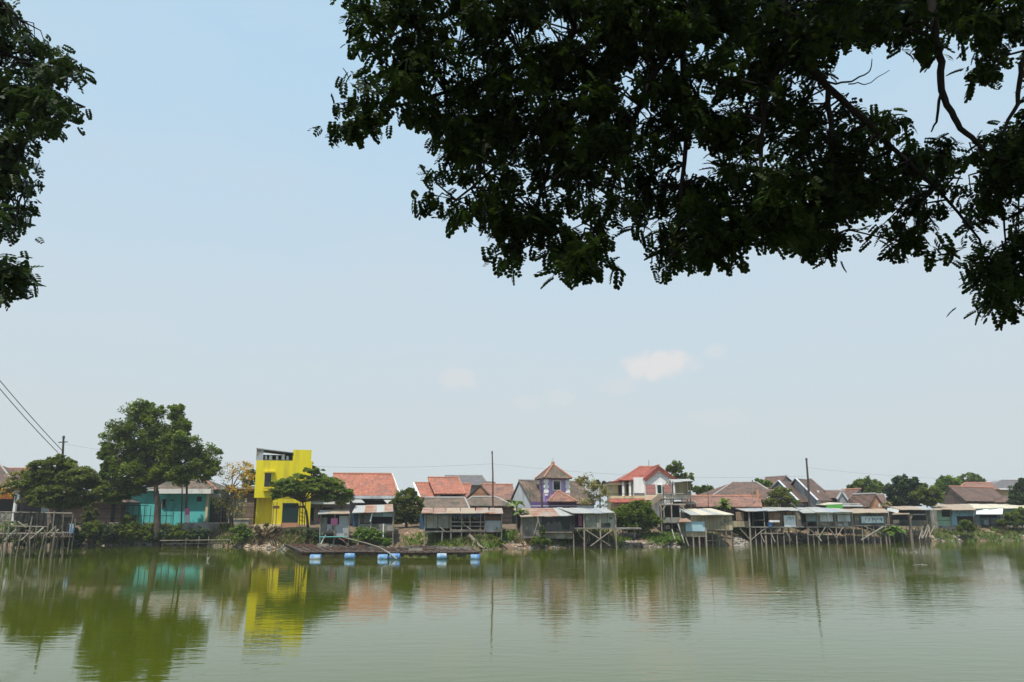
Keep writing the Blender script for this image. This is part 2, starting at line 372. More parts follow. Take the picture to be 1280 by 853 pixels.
leafmat('bright_leaf', (.09, .16, .02), (.2, .3, .04), .35)
leafmat('dark_leaf', (.028, .05, .013), (.07, .11, .024), .25)
leafmat('bough_leaf', (.016, .03, .008), (.05, .085, .018), .35)
leafmat('yellow_leaf', (.22, .2, .06), (.42, .37, .12), .35)
leafmat('dry_leaf', (.13, .09, .05), (.24, .18, .1), .3)
leafmat('flower_yellow', (.6, .32, .01), (.85, .52, .02), .3)
leafmat('flower_pink', (.3, .16, .11), (.45, .28, .2), .3)

# ground: dry earth with thin grass
m = mat('earth', (.16, .12, .08), .95, .3, .9, c2=(.06, .085, .02), c2amt=.45, c2scale=.35, bump=.6)
mat('bank_soil', (.17, .115, .075), .95, .35, 1.6, c2=(.055, .08, .02), c2amt=.35, c2scale=.5, bump=.9)

# ------------------------------------------------------------------ terrain and water
SH = [(-40, 683), (90, 683), (140, 682), (200, 681), (300, 684), (350, 687), (420, 684), (520, 685), (600, 688), (640, 686), (700, 685), (780, 684), (850, 684),
      (900, 683), (960, 680), (1050, 678), (1110, 677), (1150, 677), (1200, 676.5), (1290, 676)]


def onwater(px, py, z=0):
    d = raydir(px, py); k = (z - EYE) / d.z
    return Vector((d.x * k, d.y * k, z))


_s = [onwater(*p) for p in SH]
SX = [-700] + [p.x for p in _s] + [900]; SY = [_s[0].y - 4] + [p.y for p in _s] + [_s[-1].y + 15]
TX = [-60, -31, -26, -20, 0, 15, 20, 40, 60, 70]; TT = [2.2, 2.4, 4.5, 6, 6, 6.5, 8, 8, 6, 6]


def shore(x): return float(np.interp(x, SX, SY))


def gz(x, y):
    t = y - shore(x); T1 = float(np.interp(x, TX, TT))
    z = float(np.interp(t, [-8, -1, 0, .7, T1, T1 + 5, 400, 3000], [-1.5, -.3, 0, .4, 1.75, 2.15, 2.6, 2.6]))
    if 0 < t < 30: z += .16 * mnoise.noise((x * .6, y * .6, 0)) * min(1, t) + .07 * mnoise.noise((x * 2.1, y * 2.1, 3)) * min(1, t)
    return z


def struct(name, mb, m, smooth=True):
    me = mb.mesh(name); me.materials.append(m); o = bpy.data.objects.new(name, me); COL.objects.link(o); o['kind'] = 'structure'
    if smooth:
        for p in me.polygons: p.use_smooth = True
    return o


xs = [-3000, -600, -200, -100] + list(np.arange(-75, 95, .6)) + [110, 200, 600, 3000]
ts = [-8, -3, -1, -.3, 0, .35, .7, 1.1, 1.6, 2.2, 2.8, 3.5, 4.2, 5, 6, 7, 8.2, 9.5, 11, 13, 16, 20, 27, 40, 70, 140, 400, 1200, 4000]
g = MB()
vs = [(x, shore(x) + t, gz(x, shore(x) + t)) for t in ts for x in xs]; nx = len(xs)
g.add(vs, [(j * nx + i, j * nx + i + 1, (j + 1) * nx + i + 1, (j + 1) * nx + i) for j in range(len(ts) - 1) for i in range(nx - 1)])
struct('ground', g, M['bank_soil'])
nb = MB(); ys = [-400, -30, -10, -2, 2, 4, 5, 6, 8]; zz = [2.1, 1.95, 1.9, 1.9, 1.85, 1.6, .9, .1, -.8]; xn = [-900, -60, -20, 0, 20, 60, 900]
nb.add([(x, y, z) for y, z in zip(ys, zz) for x in xn], [(j * 7 + i, j * 7 + i + 1, (j + 1) * 7 + i + 1, (j + 1) * 7 + i) for j in range(8) for i in range(6)])
struct('near_bank', nb, M['earth'])

wm = bpy.data.materials.new('lake_water'); wm.use_nodes = True; n, l = wm.node_tree.nodes, wm.node_tree.links
b = n['Principled BSDF']; b.inputs['Base Color'].default_value = (.06, .076, .0015, 1); b.inputs['Roughness'].default_value = .025; b.inputs['IOR'].default_value = 1.4
b.inputs['Specular IOR Level'].default_value = .5
tc = n.new('ShaderNodeTexCoord')


def wnoise(sx, sy, det, dist=0):
    mp = n.new('ShaderNodeMapping'); mp.inputs['Scale'].default_value = (sx, sy, 1); l.new(tc.outputs['Object'], mp.inputs[0])
    z = n.new('ShaderNodeTexNoise'); z.inputs['Scale'].default_value = 1; z.inputs['Detail'].default_value = det; z.inputs['Distortion'].default_value = dist
    l.new(mp.outputs[0], z.inputs['Vector']); return z.outputs['Fac']


fine, mid, patch = wnoise(3.2, 7.5, 3), wnoise(.8, 2.4, 2, .4), wnoise(.035, .09, 3, .3)
pr = n.new('ShaderNodeMapRange'); pr.inputs[1].default_value = .35; pr.inputs[2].default_value = .7; pr.inputs[3].default_value = .4; pr.inputs[4].default_value = 1.5; l.new(patch, pr.inputs[0])
ma = n.new('ShaderNodeMath'); ma.operation = 'MULTIPLY_ADD'; ma.inputs[1].default_value = .25; l.new(fine, ma.inputs[0]); l.new(mid, ma.inputs[2])
mm = n.new('ShaderNodeMath'); mm.operation = 'MULTIPLY'; l.new(ma.outputs[0], mm.inputs[0]); l.new(pr.outputs[0], mm.inputs[1])
wsp = n.new('ShaderNodeSeparateXYZ'); l.new(tc.outputs['Object'], wsp.inputs[0])
wind = n.new('ShaderNodeMapRange'); wind.interpolation_type = 'SMOOTHSTEP'      # the breeze ruffles the open right half of the lake more than the sheltered left
wind.inputs[1].default_value = -22; wind.inputs[2].default_value = 22; wind.inputs[3].default_value = .55; wind.inputs[4].default_value = 2.3; l.new(wsp.outputs[0], wind.inputs[0])
m3 = n.new('ShaderNodeMath'); m3.operation = 'MULTIPLY'; l.new(mm.outputs[0], m3.inputs[0]); l.new(wind.outputs[0], m3.inputs[1]); mm = m3
bp = n.new('ShaderNodeBump'); bp.inputs['Strength'].default_value = .3; bp.inputs['Distance'].default_value = .02
l.new(mm.outputs[0], bp.inputs['Height']); l.new(bp.outputs[0], b.inputs['Normal'])
struct('lake_water', MB().add([(-900, 5, 0), (900, 5, 0), (900, 145, 0), (-900, 145, 0)], [(0, 1, 2, 3)]), wm, False)


# ------------------------------------------------------------------ foliage
def rand_unit(n):
    v = rng.normal(size=(n, 3)); return v / np.linalg.norm(v, axis=1)[:, None]


def leaf_quads(cent, size, flat=0.0):
    """rhombic leaves at cent (n,3), half length size (n,)"""
    n = len(cent); d = rand_unit(n); d[:, 2] *= (1 - flat); d /= np.linalg.norm(d, axis=1)[:, None]
    e = np.cross(d, rand_unit(n) + np.array([0, 0, 2.0 * flat])); e /= np.linalg.norm(e, axis=1)[:, None] + 1e-9
    s = size[:, None]; q = np.empty((n, 4, 3))
    q[:, 0] = cent - d * s; q[:, 1] = cent + e * s * .5; q[:, 2] = cent + d * s; q[:, 3] = cent - e * s * .5
    return q.reshape(-1, 3)


def crown_pts(lobes, Y, per, clumps, leaf, flatten=.75, squash=.8, shell=.55):
    """lobes: (px,py,rx,ry[,dy]) pixels at depth Y; returns leaf quads and tints plus clump centres"""
    allq = []; tint = []; cc = []
    for lb in lobes:
        px, py, rx, ry = lb[:4]; dy = lb[4] if len(lb) > 4 else 0
        c = W(px, py, Y + dy); k = (Y + dy) / 1000.0; rx *= k; ry *= k; rz = rx * squash
        for i in range(clumps):
            u = rand_unit(1)[0]; r = rng.uniform(shell, 1.0)
            q = np.array([c.x + u[0] * rx * r, c.y + u[1] * rz * r, c.z + u[2] * ry * r])
            cr_ = rng.uniform(.2, .42) * min(rx, ry * 1.6); m_ = int(per * rng.uniform(.6, 1.3))
            off = rand_unit(m_) * (rng.uniform(0, 1, m_) ** .45)[:, None] * cr_; off[:, 2] *= flatten
            off[:, 2] -= (off[:, 0] ** 2 + off[:, 1] ** 2) * .25 / max(cr_, .1)
            pts = q + off; cc.append(q)
            allq.append(leaf_quads(pts, leaf * rng.uniform(.6, 1.35, m_), .55)); t = rng.uniform(0, 1)
            tint.append(np.clip(t + rng.normal(0, .22, m_), 0, 1))
    return np.concatenate(allq), np.concatenate(tint), cc


def tree(name, label, cat, base, Y, lobes, leafm, per=60, clumps=26, leaf=.2, trunk=None, r=.22, barkm='bark', group=None, flatten=.75, squash=.8, shell=.55, flowers=None, crown='crown', limbs=True):
    """base (px,py) on the ground at depth Y; trunk: pixel waypoints up to the first fork"""
    b = W(base[0], base[1], Y); b.z = min(b.z, gz(b.x, Y)) - .05
    t = Thing(name, label, cat, b, group)
    q, ti, cc = crown_pts(lobes, Y, per, clumps, leaf, flatten, squash, shell)
    me = fastmesh(crown, q - np.array(b), 4, ti); t.part(crown, me, M[leafm])
    if flowers:
        fm, nfl, fs, which = flowers
        sel = [cc[i] for i in range(len(cc))] if which is None else [c for c in cc if which(c)]
        P = np.array([sel[rng.integers(len(sel))] + rng.normal(0, .22, 3) for _ in range(nfl)])
        cl = np.repeat(P, 7, axis=0) + rng.normal(0, fs * .8, (nfl * 7, 3))
        t.part('blossom', fastmesh('blossom', leaf_quads(cl, np.full(len(cl), fs)) - np.array(b), 4, rng.uniform(0, 1, len(cl))), M[fm])
    way = [b] + [W(p[0], p[1], Y) for p in (trunk or [])]
    mb = MB(); nW = len(way)
    if nW > 1:
        pts = [];
        for i in range(nW - 1):
            for s in range(3): pts.append(way[i].lerp(way[i + 1], s / 3) + Vector((random.uniform(-.05, .05), random.uniform(-.05, .05), 0)) * (i + s > 0))
        pts.append(way[-1]); mb.tube(pts, [r * (1.25 - .7 * i / (len(pts) - 1)) for i in range(len(pts))], 9)
    fork = way[-1]
    if limbs:
        for lb in lobes:
            c = W(lb[0], lb[1], Y + (lb[4] if len(lb) > 4 else 0)); mid_ = fork.lerp(c, .5) + Vector((random.uniform(-.3, .3), random.uniform(-.3, .3), .2))
            mb.tube([fork, mid_, c], [r * .5, r * .32, r * .12], 6)
            for q_ in random.sample(cc, min(7, len(cc))):
                if (Vector(q_) - c).length < lb[2] * Y / 1000 * 1.3: mb.tube([c.lerp(fork, .25), Vector(q_)], [r * .16, r * .05], 4)
    if mb.v: t.part('trunk', mb, M[barkm], smooth=True)
    return t


def shrub(name, label, base_px, base_py, Y, lobes, leafm, group=None, **k):
    k.setdefault('r', .05); k.setdefault('per', 45); k.setdefault('clumps', 16); k.setdefault('leaf', .15)
    return tree(name, label, 'shrub', (base_px, base_py), Y, lobes, leafm, group=group, crown='foliage', **k)


# ------------------------------------------------------------------ overhanging shade trees close to the camera
def inpoly(p, poly):
    x, y = p; r = False; j = len(poly) - 1
    for i in range(len(poly)):
        (xi, yi), (xj, yj) = poly[i], poly[j]
        if (yi > y) != (yj > y) and x < (xj - xi) * (y - yi) / (yj - yi) + xi: r = not r
        j = i
    return r


def leaflet_template():
    """one pinnate leaf: broad obovate leaflets in pairs along a drooping rachis, unit = metres; (k,7,3)"""
    out = []
    for i in range(5):
        x = .03 + i * .036; z = -.5 * x * x / .2
        for sgn in (-1, 1):
            L = (.058, .066, .072, .072, .066)[i]; a = (1.2, 1.1, .95, .75, .4)[i]
            dx, dy = math.cos(a), math.sin(a) * sgn; nx_, ny_ = -dy, dx; wd = L * .82
            pr_ = [(0, 0), (.35, .36), (.72, .5), (1, .18), (1, -.18), (.72, -.5), (.35, -.36)]
            out.append([(x + dx * L * u + nx_ * wd * v, dy * L * u + ny_ * wd * v, z - .3 * L * u * u) for u, v in pr_])
    return np.array(out)


LEAF = leaflet_template(); LK = LEAF.shape[1]


def spray(centers, nleaf, scale=1.0, rad=.3):
    """clusters of pinnate leaves radiating from each twig end"""
    V = []; T_ = []
    for c in centers:
        t0 = rng.uniform(0, 1); k = int(nleaf * rng.uniform(.75, 1.25))
        yaw = rng.uniform(0, 2 * math.pi, k); pit = rng.normal(-.4, .42, k); rol = rng.normal(0, .4, k); sc = scale * rng.uniform(.75, 1.2, k)
        st = np.array(c) + rng.normal(0, rad, (k, 3)) * np.array([1, 1, .55])
        cy_, sy_, cp, sp_, cr_, sr = np.cos(yaw), np.sin(yaw), np.cos(pit), np.sin(pit), np.cos(rol), np.sin(rol)
        X = np.stack([cy_ * cp, sy_ * cp, sp_], 1); S = np.stack([-sy_, cy_, 0 * cy_], 1); U = np.cross(X, S)
        S2 = S * cr_[:, None] + U * sr[:, None]; U2 = np.cross(X, S2)
        B_ = np.stack([X, S2, U2], 1) * sc[:, None, None]        # k,3,3 rows
        pts = LEAF.reshape(-1, 3) @ B_ + st[:, None, :]
        keep = rng.uniform(0, 1, (k, LEAF.shape[0])) > .06
        pts = pts.reshape(k, LEAF.shape[0], LK, 3)[keep]
        V.append(pts.reshape(-1, 3)); T_.append(np.clip(t0 * .6 + rng.normal(.2, .18, len(pts)), 0, 1))
    return np.concatenate(V), np.concatenate(T_)


def shade_tree(name, label, base, hub, poly, holes, limbs, ncl, dmin, dmax, unseen_shade, nleaf, leafm='canopy_leaf', rad=.075, lsc=.68, tw=.7):
    t = Thing(name, label, 'tree', base)
    xs_ = [p[0] for p in poly]; ys_ = [p[1] for p in poly]; cen = []
    tries = 0
    while len(cen) < ncl and tries < 60000:
        tries += 1; p = (random.uniform(min(xs_), max(xs_)), random.uniform(min(ys_), max(ys_)))
        if not inpoly(p, poly) or any(inpoly(p, h) for h in holes): continue
        if mnoise.noise((p[0] * .011, p[1] * .011, 5.0)) < -.3 and random.random() < .5: continue
        Yd = dmin + (dmax - dmin) * (.5 + .5 * mnoise.noise((p[0] * .006, p[1] * .006, 1.0)) + random.uniform(-.3, .3))
        c0 = W(p[0], p[1], Yd); cen.append(c0)                      # a bunch: leaf rosettes round one twig
        for _ in range(random.randint(2, 4)):
            c1 = c0 + Vector((random.gauss(0, .16), random.gauss(0, .16), random.gauss(-.04, .1)))
            v_ = c1 - Vector((0, 0, EYE)); fy_ = v_.y * math.cos(PITCH) + v_.z * math.sin(PITCH)
            q_ = (CX + F * v_.x / fy_, CY - F * (v_.z * math.cos(PITCH) - v_.y * math.sin(PITCH)) / fy_)
            if inpoly(q_, poly) and not any(inpoly(q_, h) for h in holes): cen.append(c1)
    lp = []; mb = MB()
    for pts, Yd, r0, r1 in limbs:
        P = [W(x, y, Yd) if len(q) == 2 else W(x, y, q[2]) for q in pts for x, y in [q[:2]]]
        k = len(P); rr = [r0 + (r1 - r0) * i / (k - 1) for i in range(k)]
        S = []; Rr = []
        for i in range(k - 1):
            for s in range(4):
                S.append(P[i].lerp(P[i + 1], s / 4) + Vector([random.uniform(-.012, .012) for _ in range(3)])); Rr.append(rr[i] + (rr[i + 1] - rr[i]) * s / 4)
        S.append(P[-1]); Rr.append(rr[-1])
        if pts[0][1] < 0: S = [hub, hub.lerp(S[0], .5) + Vector((0, 0, .4))] + S; Rr = [r0 * 2, r0 * 1.4] + Rr
        mb.tube(S, Rr, 7); lp += S if r1 > .0055 else []
    if tw > 1: cen = [c for c in cen if min((q - c).length for q in lp) < tw]
    for c in cen:
        a = min(lp, key=lambda q: (q - c).length_squared)
        d = (c - a).length
        if d < tw: mb.tube([a, a.lerp(c, .5) + Vector((random.uniform(-.1, .1), random.uniform(-.1, .1), .08)), c], [.012, .009, .005], 4, False)
    ex = [Vector((random.uniform(*unseen_shade[0]), random.uniform(*unseen_shade[1]), random.uniform(*unseen_shade[2]))) for _ in range(unseen_shade[3])]  # unseen clusters outside the frame, added to shade the crown in view
    def inframe(c):
        if c.y < .5: return False
        dz = c.z - EYE; fy = c.y * math.cos(PITCH) + dz * math.sin(PITCH); v = dz * math.cos(PITCH) - c.y * math.sin(PITCH)
        return fy > 0 and v / fy * F < 620 and abs(c.x / fy * F) < 900
    ex = [c for c in ex if not inframe(c)]
    q, ti = spray(cen, nleaf, lsc, rad); q2, ti2 = spray(ex, nleaf, 1.7, .4)
    t.part('crown', fastmesh('crown', np.concatenate([q, q2]) - np.array(t.loc), LK, np.concatenate([ti, ti2])), M[leafm])
    b0 = Vector(base); mid_ = b0.lerp(hub, .5) + Vector((.3, -.2, 0))
    mb.tube([b0, b0.lerp(mid_, .12), mid_, hub], [.55, .42, .36, .3], 12)
    t.part('trunk', mb, M['dark_bark'], smooth=True); return t


POLY_R = [(442, -30), (438, 20), (442, 45), (450, 75), (422, 100), (424, 128), (396, 166), (428, 179), (474, 169), (492, 145), (512, 136), (538, 151), (554, 166), (554, 203), (532, 231), (530, 257), (575, 267), (608, 259), (626, 293), (614, 321), (650, 329), (682, 317), (703, 333), (724, 350), (748, 336), (764, 313), (756, 289), (772, 277), (800, 287), (822, 305), (832, 336), (854, 331), (872, 313), (903, 323), (925, 303), (960, 299), (1000, 304), (1030, 317), (1060, 304), (1074, 281), (1092, 257), (1100, 295), (1140, 309), (1170, 323), (1162, 287), (1182, 257), (1204, 279), (1216, 326), (1226, 379), (1252, 398), (1276, 377), (1295, 361), (1295, -30)]
POLY_R = POLY_R[:-1] + [(1360, 395), (1410, 350), (1480, 372), (1540, 330), (1600, 345), (1680, 270), (1720, 120), (1720, -30)]       # the crown runs on past the frame
HOLES = [[(1015, 62), (1085, 50), (1125, 78), (1176, 72), (1192, 130), (1225, 178), (1160, 178), (1135, 150), (1105, 128), (1075, 128), (1030, 112)],
         [(1160, 50), (1210, 48), (1222, 100), (1240, 88), (1256, 46), (1290, 30), (1290, 150), (1240, 165), (1195, 155)],
         [(675, 10), (722, 8), (720, 54), (680, 56)], [(520, 78), (558, 70), (556, 108), (525, 112)], [(910, 110), (948, 108), (946, 145), (912, 146)], [(640, 60), (662, 58), (660, 84), (640, 84)]]
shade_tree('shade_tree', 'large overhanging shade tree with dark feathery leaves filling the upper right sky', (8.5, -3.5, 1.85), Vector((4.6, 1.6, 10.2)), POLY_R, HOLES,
           [([(905, -70), (888, 0), (850, 42), (808, 110), (775, 200), (750, 290)], 7.2, .06, .012),
            ([(972, -70), (974, 0), (984, 55), (1035, 108), (1100, 170), (1170, 235)], 7, .07, .015),
            ([(1170, 235), (1225, 300), (1245, 375)], 8, .018, .007),
            ([(985, 55), (955, 130), (950, 220), (938, 300)], 7, .035, .01),
            ([(1160, -60), (1168, 40), (1176, 78), (1180, 125), (1196, 155), (1220, 178)], 6.4, .04, .022), ([(1219, 177, 6.4), (1236, 196, 6.7), (1250, 250, 7.8), (1256, 300, 8), (1250, 380, 7.6)], 6.4, .02, .006),
            ([(1177, 105), (1172, 150), (1164, 165)], 6.4, .016, .006),
            ([(1300, -60), (1380, 60), (1470, 180), (1540, 300)], 7, .06, .012), ([(1420, -60), (1560, 60), (1660, 180)], 7, .05, .012),
            ([(1290, 60), (1276, 80), (1272, 130), (1250, 170)], 6.2, .03, .012),
            ([(1028, 103), (1060, 104), (1085, 92), (1090, 74)], 7, .012, .004), ([(1060, 104), (1082, 106), (1112, 88)], 7, .007, .003),
            ([(850, -70), (760, 10), (680, 70), (580, 110), (490, 135), (430, 165)], 7.6, .04, .01),
            ([(780, 0), (700, 100), (640, 190), (570, 250)], 7.6, .04, .01), ([(700, -70), (620, 0), (520, 30), (460, 60)], 7.8, .04, .01),
            ([(680, 110), (690, 200), (660, 290), (720, 340)], 7.5, .03, .008), ([(850, 42), (860, 150), (850, 260), (838, 320)], 7.2, .035, .01), ([(1035, 108), (1040, 200), (1025, 300)], 7, .03, .01)],
           2400, 6.2, 8.6, ((-3.5, 9), (-3, 8.5), (9.4, 13.5), 420), 11)
POLY_L = [(-60, -30), (22, -30), (34, 10), (55, 45), (96, 75), (114, 92), (70, 94), (54, 112), (84, 124), (118, 134), (80, 158), (45, 164), (46, 196), (60, 206), (36, 232), (30, 262), (38, 282), (12, 292), (-60, 284)]
POLY_L2 = [(-60, 318), (5, 328), (25, 340), (36, 358), (25, 366), (-60, 368)]
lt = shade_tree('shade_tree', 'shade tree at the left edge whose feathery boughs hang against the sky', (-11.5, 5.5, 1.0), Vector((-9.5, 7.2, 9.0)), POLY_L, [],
                [([(-80, 40, 9), (-20, 60, 9), (40, 80, 9), (102, 90, 9)], 9, .04, .008), ([(-80, 80, 9.2), (-20, 110, 9.2), (50, 140, 9.2), (106, 134, 9.2)], 9.2, .035, .008),
                 ([(-80, 150, 9), (-20, 190, 9), (30, 230, 9), (20, 275, 9)], 9, .03, .008), ([(-80, 310, 9), (-10, 335, 9), (28, 358, 9)], 9, .02, .006), ([(-60, -30, 9), (0, 0, 9), (25, 25, 9)], 9, .03, .008)],
                330, 8.4, 10, ((-14, -7.5), (5, 11), (6.5, 12), 60), 9, 'bough_leaf', .08, .72, 1.15)
q, ti = spray([W(random.uniform(-50, 30), random.uniform(328, 362), random.uniform(8.7, 9.4)) for _ in range(60)], 8, .75, .1)
lt.part('bough', fastmesh('bough', q - np.array(lt.loc), LK, ti), M['bough_leaf'])

# ------------------------------------------------------------------ houses on the far bank
GZ = 1.7


def house(name, label, cat, px, Y, group='houses behind the waterfront'):
    x = Xp(px, Y); return Thing(name, label, cat, (x, Y, gz(x, Y)), group)


def wallpx(t, m, p0, p1, q0, Y0, Y1, name='wall', **k):      # wall from row q0 down into the ground
    x0, x1 = Xp(p0, Y0), Xp(p1, Y0); return t.part(name, MB().box(x0, x1, Y0, Y1, GZ, Zp(q0, Y0)), m, **k)


def scribble(t, sub, m, p0, p1, q0, q1, Y, n, lines=1, seed=1):
    rr = random.Random(seed); y = Y - .012
    for li in range(lines):
        a = q0 + (q1 - q0) * (li + .12) / lines; bq = q0 + (q1 - q0) * (li + .88) / lines
        for i in range(n):
            c0 = p0 + (p1 - p0) * (i + .1) / n; c1 = p0 + (p1 - p0) * (i + .85) / n
            mb = MB(); pts = [(rr.uniform(c0, c1), rr.choice((a, (a + bq) / 2, bq))) for _ in range(3)]
            for u, v in zip(pts, pts[1:]):
                if abs(u[0] - v[0]) + abs(u[1] - v[1]) > .2:
                    A = W(*u, y); B = W(*v, y); B.y = A.y = y - rr.uniform(0, .006)
                    mb.bar(A, B, .055, .006)
            if mb.v: t.part('letter', mb, m, sub=sub)


# far left shop
t = house('shop', 'low shop under a brown hipped roof with an orange banner, cut by the left edge', 'shop', -8, 91)
wallpx(t, M['interior_shade'], -60, 19, 612, 92, 97); wallpx(t, M['white_paint'], 15.5, 18.5, 617, 90.6, 90.9, name='pillar')
t.px('fascia', M['white_paint'], -60, 20, 611.5, 616, 90.5, 92)
bn = t.px('banner', M['banner_orange'], -10, 16, 617.2, 624, 90.6, 90.65); scribble(t, bn, M['banner_yellow'], -8, 15.5, 618, 623.4, 90.6, 9, 1, 3)
t.px('poster', M['banner_white'], 18.8, 24, 618.5, 626, 90.6, 90.65)
t.hip('roof', M['brown_tile'], -70, 24, -40, 0, 611, 581, 90, 95, cap=M['cement_cap'])
t.px('counter', M['grey_board'], -40, 14, 642, 656, 90.8, 91.6)
t = house('house', 'old house with a faded brown roof peeking out left of the olive tree', 'house', 20, 99)
wallpx(t, M['grey_wall'], -10, 44, 606, 99, 104); t.hip('roof', M['faded_tile'], -14, 50, 6, 40, 606, 586, 98, 102, cap=M['clay_cap'])

# brown brick house behind the shrubs
t = house('brick_house', 'low brown brick house half hidden behind the bank shrubs', 'house', 118, 90)
wallpx(t, M['brown_wall'], 60, 151, 626, 90, 96); t.hip('roof', M['brown_tile'], 56, 163, 66, 150, 628, 615, 88.6, 93, cap=M['cement_cap'])
t.window(74, 82, 633, 640, 90, M['grey_board'], M['interior_shade'], 3)
wallpx(t, M['interior_shade'], 139, 143.5, 629, 89.95, 90.1, name='doorway'); t.part('step', MB().box(Xp(136, 89), Xp(152, 89), 88.6, 89.9, 1.6, 2.35), M['concrete'])

# teal house
t = house('teal_house', 'low turquoise house with a white roof beam behind the big tree', 'house', 205, 91.6)
wallpx(t, M['teal_paint'], 153, 259, 613.5, 91.0, 97.6)
t.px('fascia', M['white_paint'], 199, 264, 611.3, 617.2, 90.2, 91.0); t.px('eave', M['white_paint'], 150, 199, 612, 613.6, 90.4, 91.1)
t.hip('roof', M['mossy_tile'], 184, 271, 200, 254, 612, 598, 90.8, 94.6, cap=M['clay_cap'])
t.px('vent', M['interior_shade'], 213, 217.5, 624.8, 626.2, 90.96, 91.1); t.px('vent', M['interior_shade'], 246, 252, 621, 627, 90.96, 91.1)
t.window(204, 207, 625, 634, 91.0, M['grey_board'], M['glass_dark'])
wallpx(t, M['cream_wall'], 256.5, 259.5, 617, 90.8, 91.0, name='pillar'); wallpx(t, M['interior_shade'], 260.5, 274, 622, 91.8, 96.6, name='doorway')
t.px('lintel', M['grey_wall'], 259.5, 276, 617.5, 622.2, 91.2, 96.6)
t.part('terrace', MB().box(Xp(225, 86.5), Xp(276, 86.5), 86.2, 91, 1.4, 2.3), M['concrete'])
f = Thing('iron_fence', 'thin dark iron frame fence standing before the turquoise house', 'fence', W(172, 652, 86), None)
for p_ in (157, 164.5, 172, 179, 186.5, 207, 216): f.post(p_, 632 if p_ < 190 else 640, 656, 86, .035, M['iron'], 'post')
f.stick((157, 632, 86), (186.5, 632, 86), .035, M['iron'], 'rail'); f.stick((157, 645, 86), (216, 645, 86), .03, M['iron'], 'rail')

# walls and gate between the turquoise and the yellow houses
t = house('grey_house', 'plain grey house with a thin white roof edge left of the yellow building', 'house', 303, 91)
wallpx(t, M['grey_wall'], 286, 317, 612, 91.5, 96); t.px('roof', M['pale_sheet'], 276, 318, 609.6, 611.6, 90, 97); wallpx(t, M['brown_wall'], 303, 317, 618, 90.6, 91.4, name='porch_wall')
t.px('eave_strip', M['interior_shade'], 288, 316, 612.2, 616, 91.42, 91.6); t.px('notice', M['banner_white'], 306, 308.5, 623, 628, 90.55, 90.6)  # near-black strip along the wall right below the roof edge
f = Thing('garden_gate', 'slatted garden gate and low concrete step between turquoise and yellow houses', 'gate', W(288, 652, 87))
for i in range(9): f.post(272 + i * 3.6, 633 + (i % 3), 654, 87, .03, M['bamboo'] if i % 2 else M['iron'], 'post')
f.stick((272, 637, 87), (301, 636, 87), .03, M['iron'], 'rail'); f.stick((272, 647, 87), (301, 647, 87), .03, M['iron'], 'rail')
f.part('panel', MB().px(284, 288, 634, 649, 87.2, 87.25), M['pale_grey_wall']); f.part('red_sign', MB().px(284.5, 286, 637, 643, 87.1, 87.15), M['pink_cloth'])
t = Thing('concrete_trough', 'long pale concrete trough on the bank top beside the yellow building', 'trough', W(302, 655, 85.4))
t.part('basin', MB().px(292, 311, 649.5, 655.5, 85, 86), M['concrete']); t.part('rim', MB().px(291.6, 311.4, 648.6, 649.6, 84.9, 86.1), M['cream_wall'])

# yellow building
t = house('yellow_building', 'tall bright yellow building with an open roof terrace and dark green shutter', 'building', 350, 87)
YF = 86.0
t.part('wall', MB().px(317.6, 385.2, 576, 622.5, YF, YF + 7), M['yellow_paint'])
x0, x1, x2 = Xp(317.2, YF, 640), Xp(337.5, YF, 640), Xp(383.6, YF, 640)
t.part('lower_wall', MB().box(x1, x2, YF + .03, YF + 6.9, GZ, Zp(622.5, YF)), M['yellow_paint']); t.part('porch_wall', MB().box(x0, x1, YF + 1.3, YF + 6.8, GZ, Zp(622.5, YF)), M['yellow_paint'])
t.part('parapet', MB().px(362.7, 385.2, 562, 576, YF, YF + 7), M['yellow_paint'])
t.part('side_panel', MB().px(319.3, 327.4, 561.2, 576, YF + .02, YF + .08).px(319.3, 320.2, 561.2, 576, YF + .1, YF + 5), M['zinc_wall'])
a, b_, c_, d_ = W(318.8, 560.8, YF - .1), W(363, 565.4, YF - .1), W(363, 565.4, YF + 5), W(319, 560.8, YF + 5)
d_.x, c_.x, c_.z, d_.z = a.x, b_.x, b_.z, a.z; t.part('terrace_roof', MB().slab([a, b_, c_, d_], .08), M['zinc_wall'])
t.part('terrace_back', MB().box(Xp(320.5, YF, 570), Xp(362.5, YF, 570), YF + 4.6, YF + 4.7, Zp(576, YF), Zp(565.5, YF)), M['interior_shade'])
for i, p_ in enumerate((331, 337, 344.5, 352, 357)): t.post(p_, 570 - (i == 3) * 2, 576.3, YF + .4, .13 + .05 * (i % 2), M['white_plastic'], 'baluster')
t.part('terrace_rail', MB().px(327, 362.7, 574.8, 576, YF + .01, YF + .12), M['iron'])
t.window(329, 337, 592, 609, YF, M['yellow_paint'], M['glass_dark'])
t.px('window_hood', M['yellow_paint'], 327, 340, 589.3, 591, YF - .35, YF); t.px('ledge', M['yellow_paint'], 326, 341, 612, 613.8, YF - .3, YF)
t.px('shutter', M['dark_green_paint'], 349.4, 368.6, 630, 653.8, YF - .03, YF + .1); t.px('shutter_box', M['dark_green_paint'], 349.4, 368.6, 629, 631, YF - .15, YF - .04)
t.part('step', MB().box(Xp(349, YF), Xp(369, YF), YF - .7, YF, 1.6, Zp(653.9, YF)), M['orange_wall'])
t.part('plinth', MB().box(Xp(317, YF), Xp(384, YF), YF - .12, YF + .02, GZ, Zp(655.5, YF)), M['cream_wall'])
t.o.rotation_euler.z = R(15)
tr = Thing('trellis', 'rusty pergola frame on thin posts before the yellow ground floor', 'pergola', W(360, 656, 84.6))
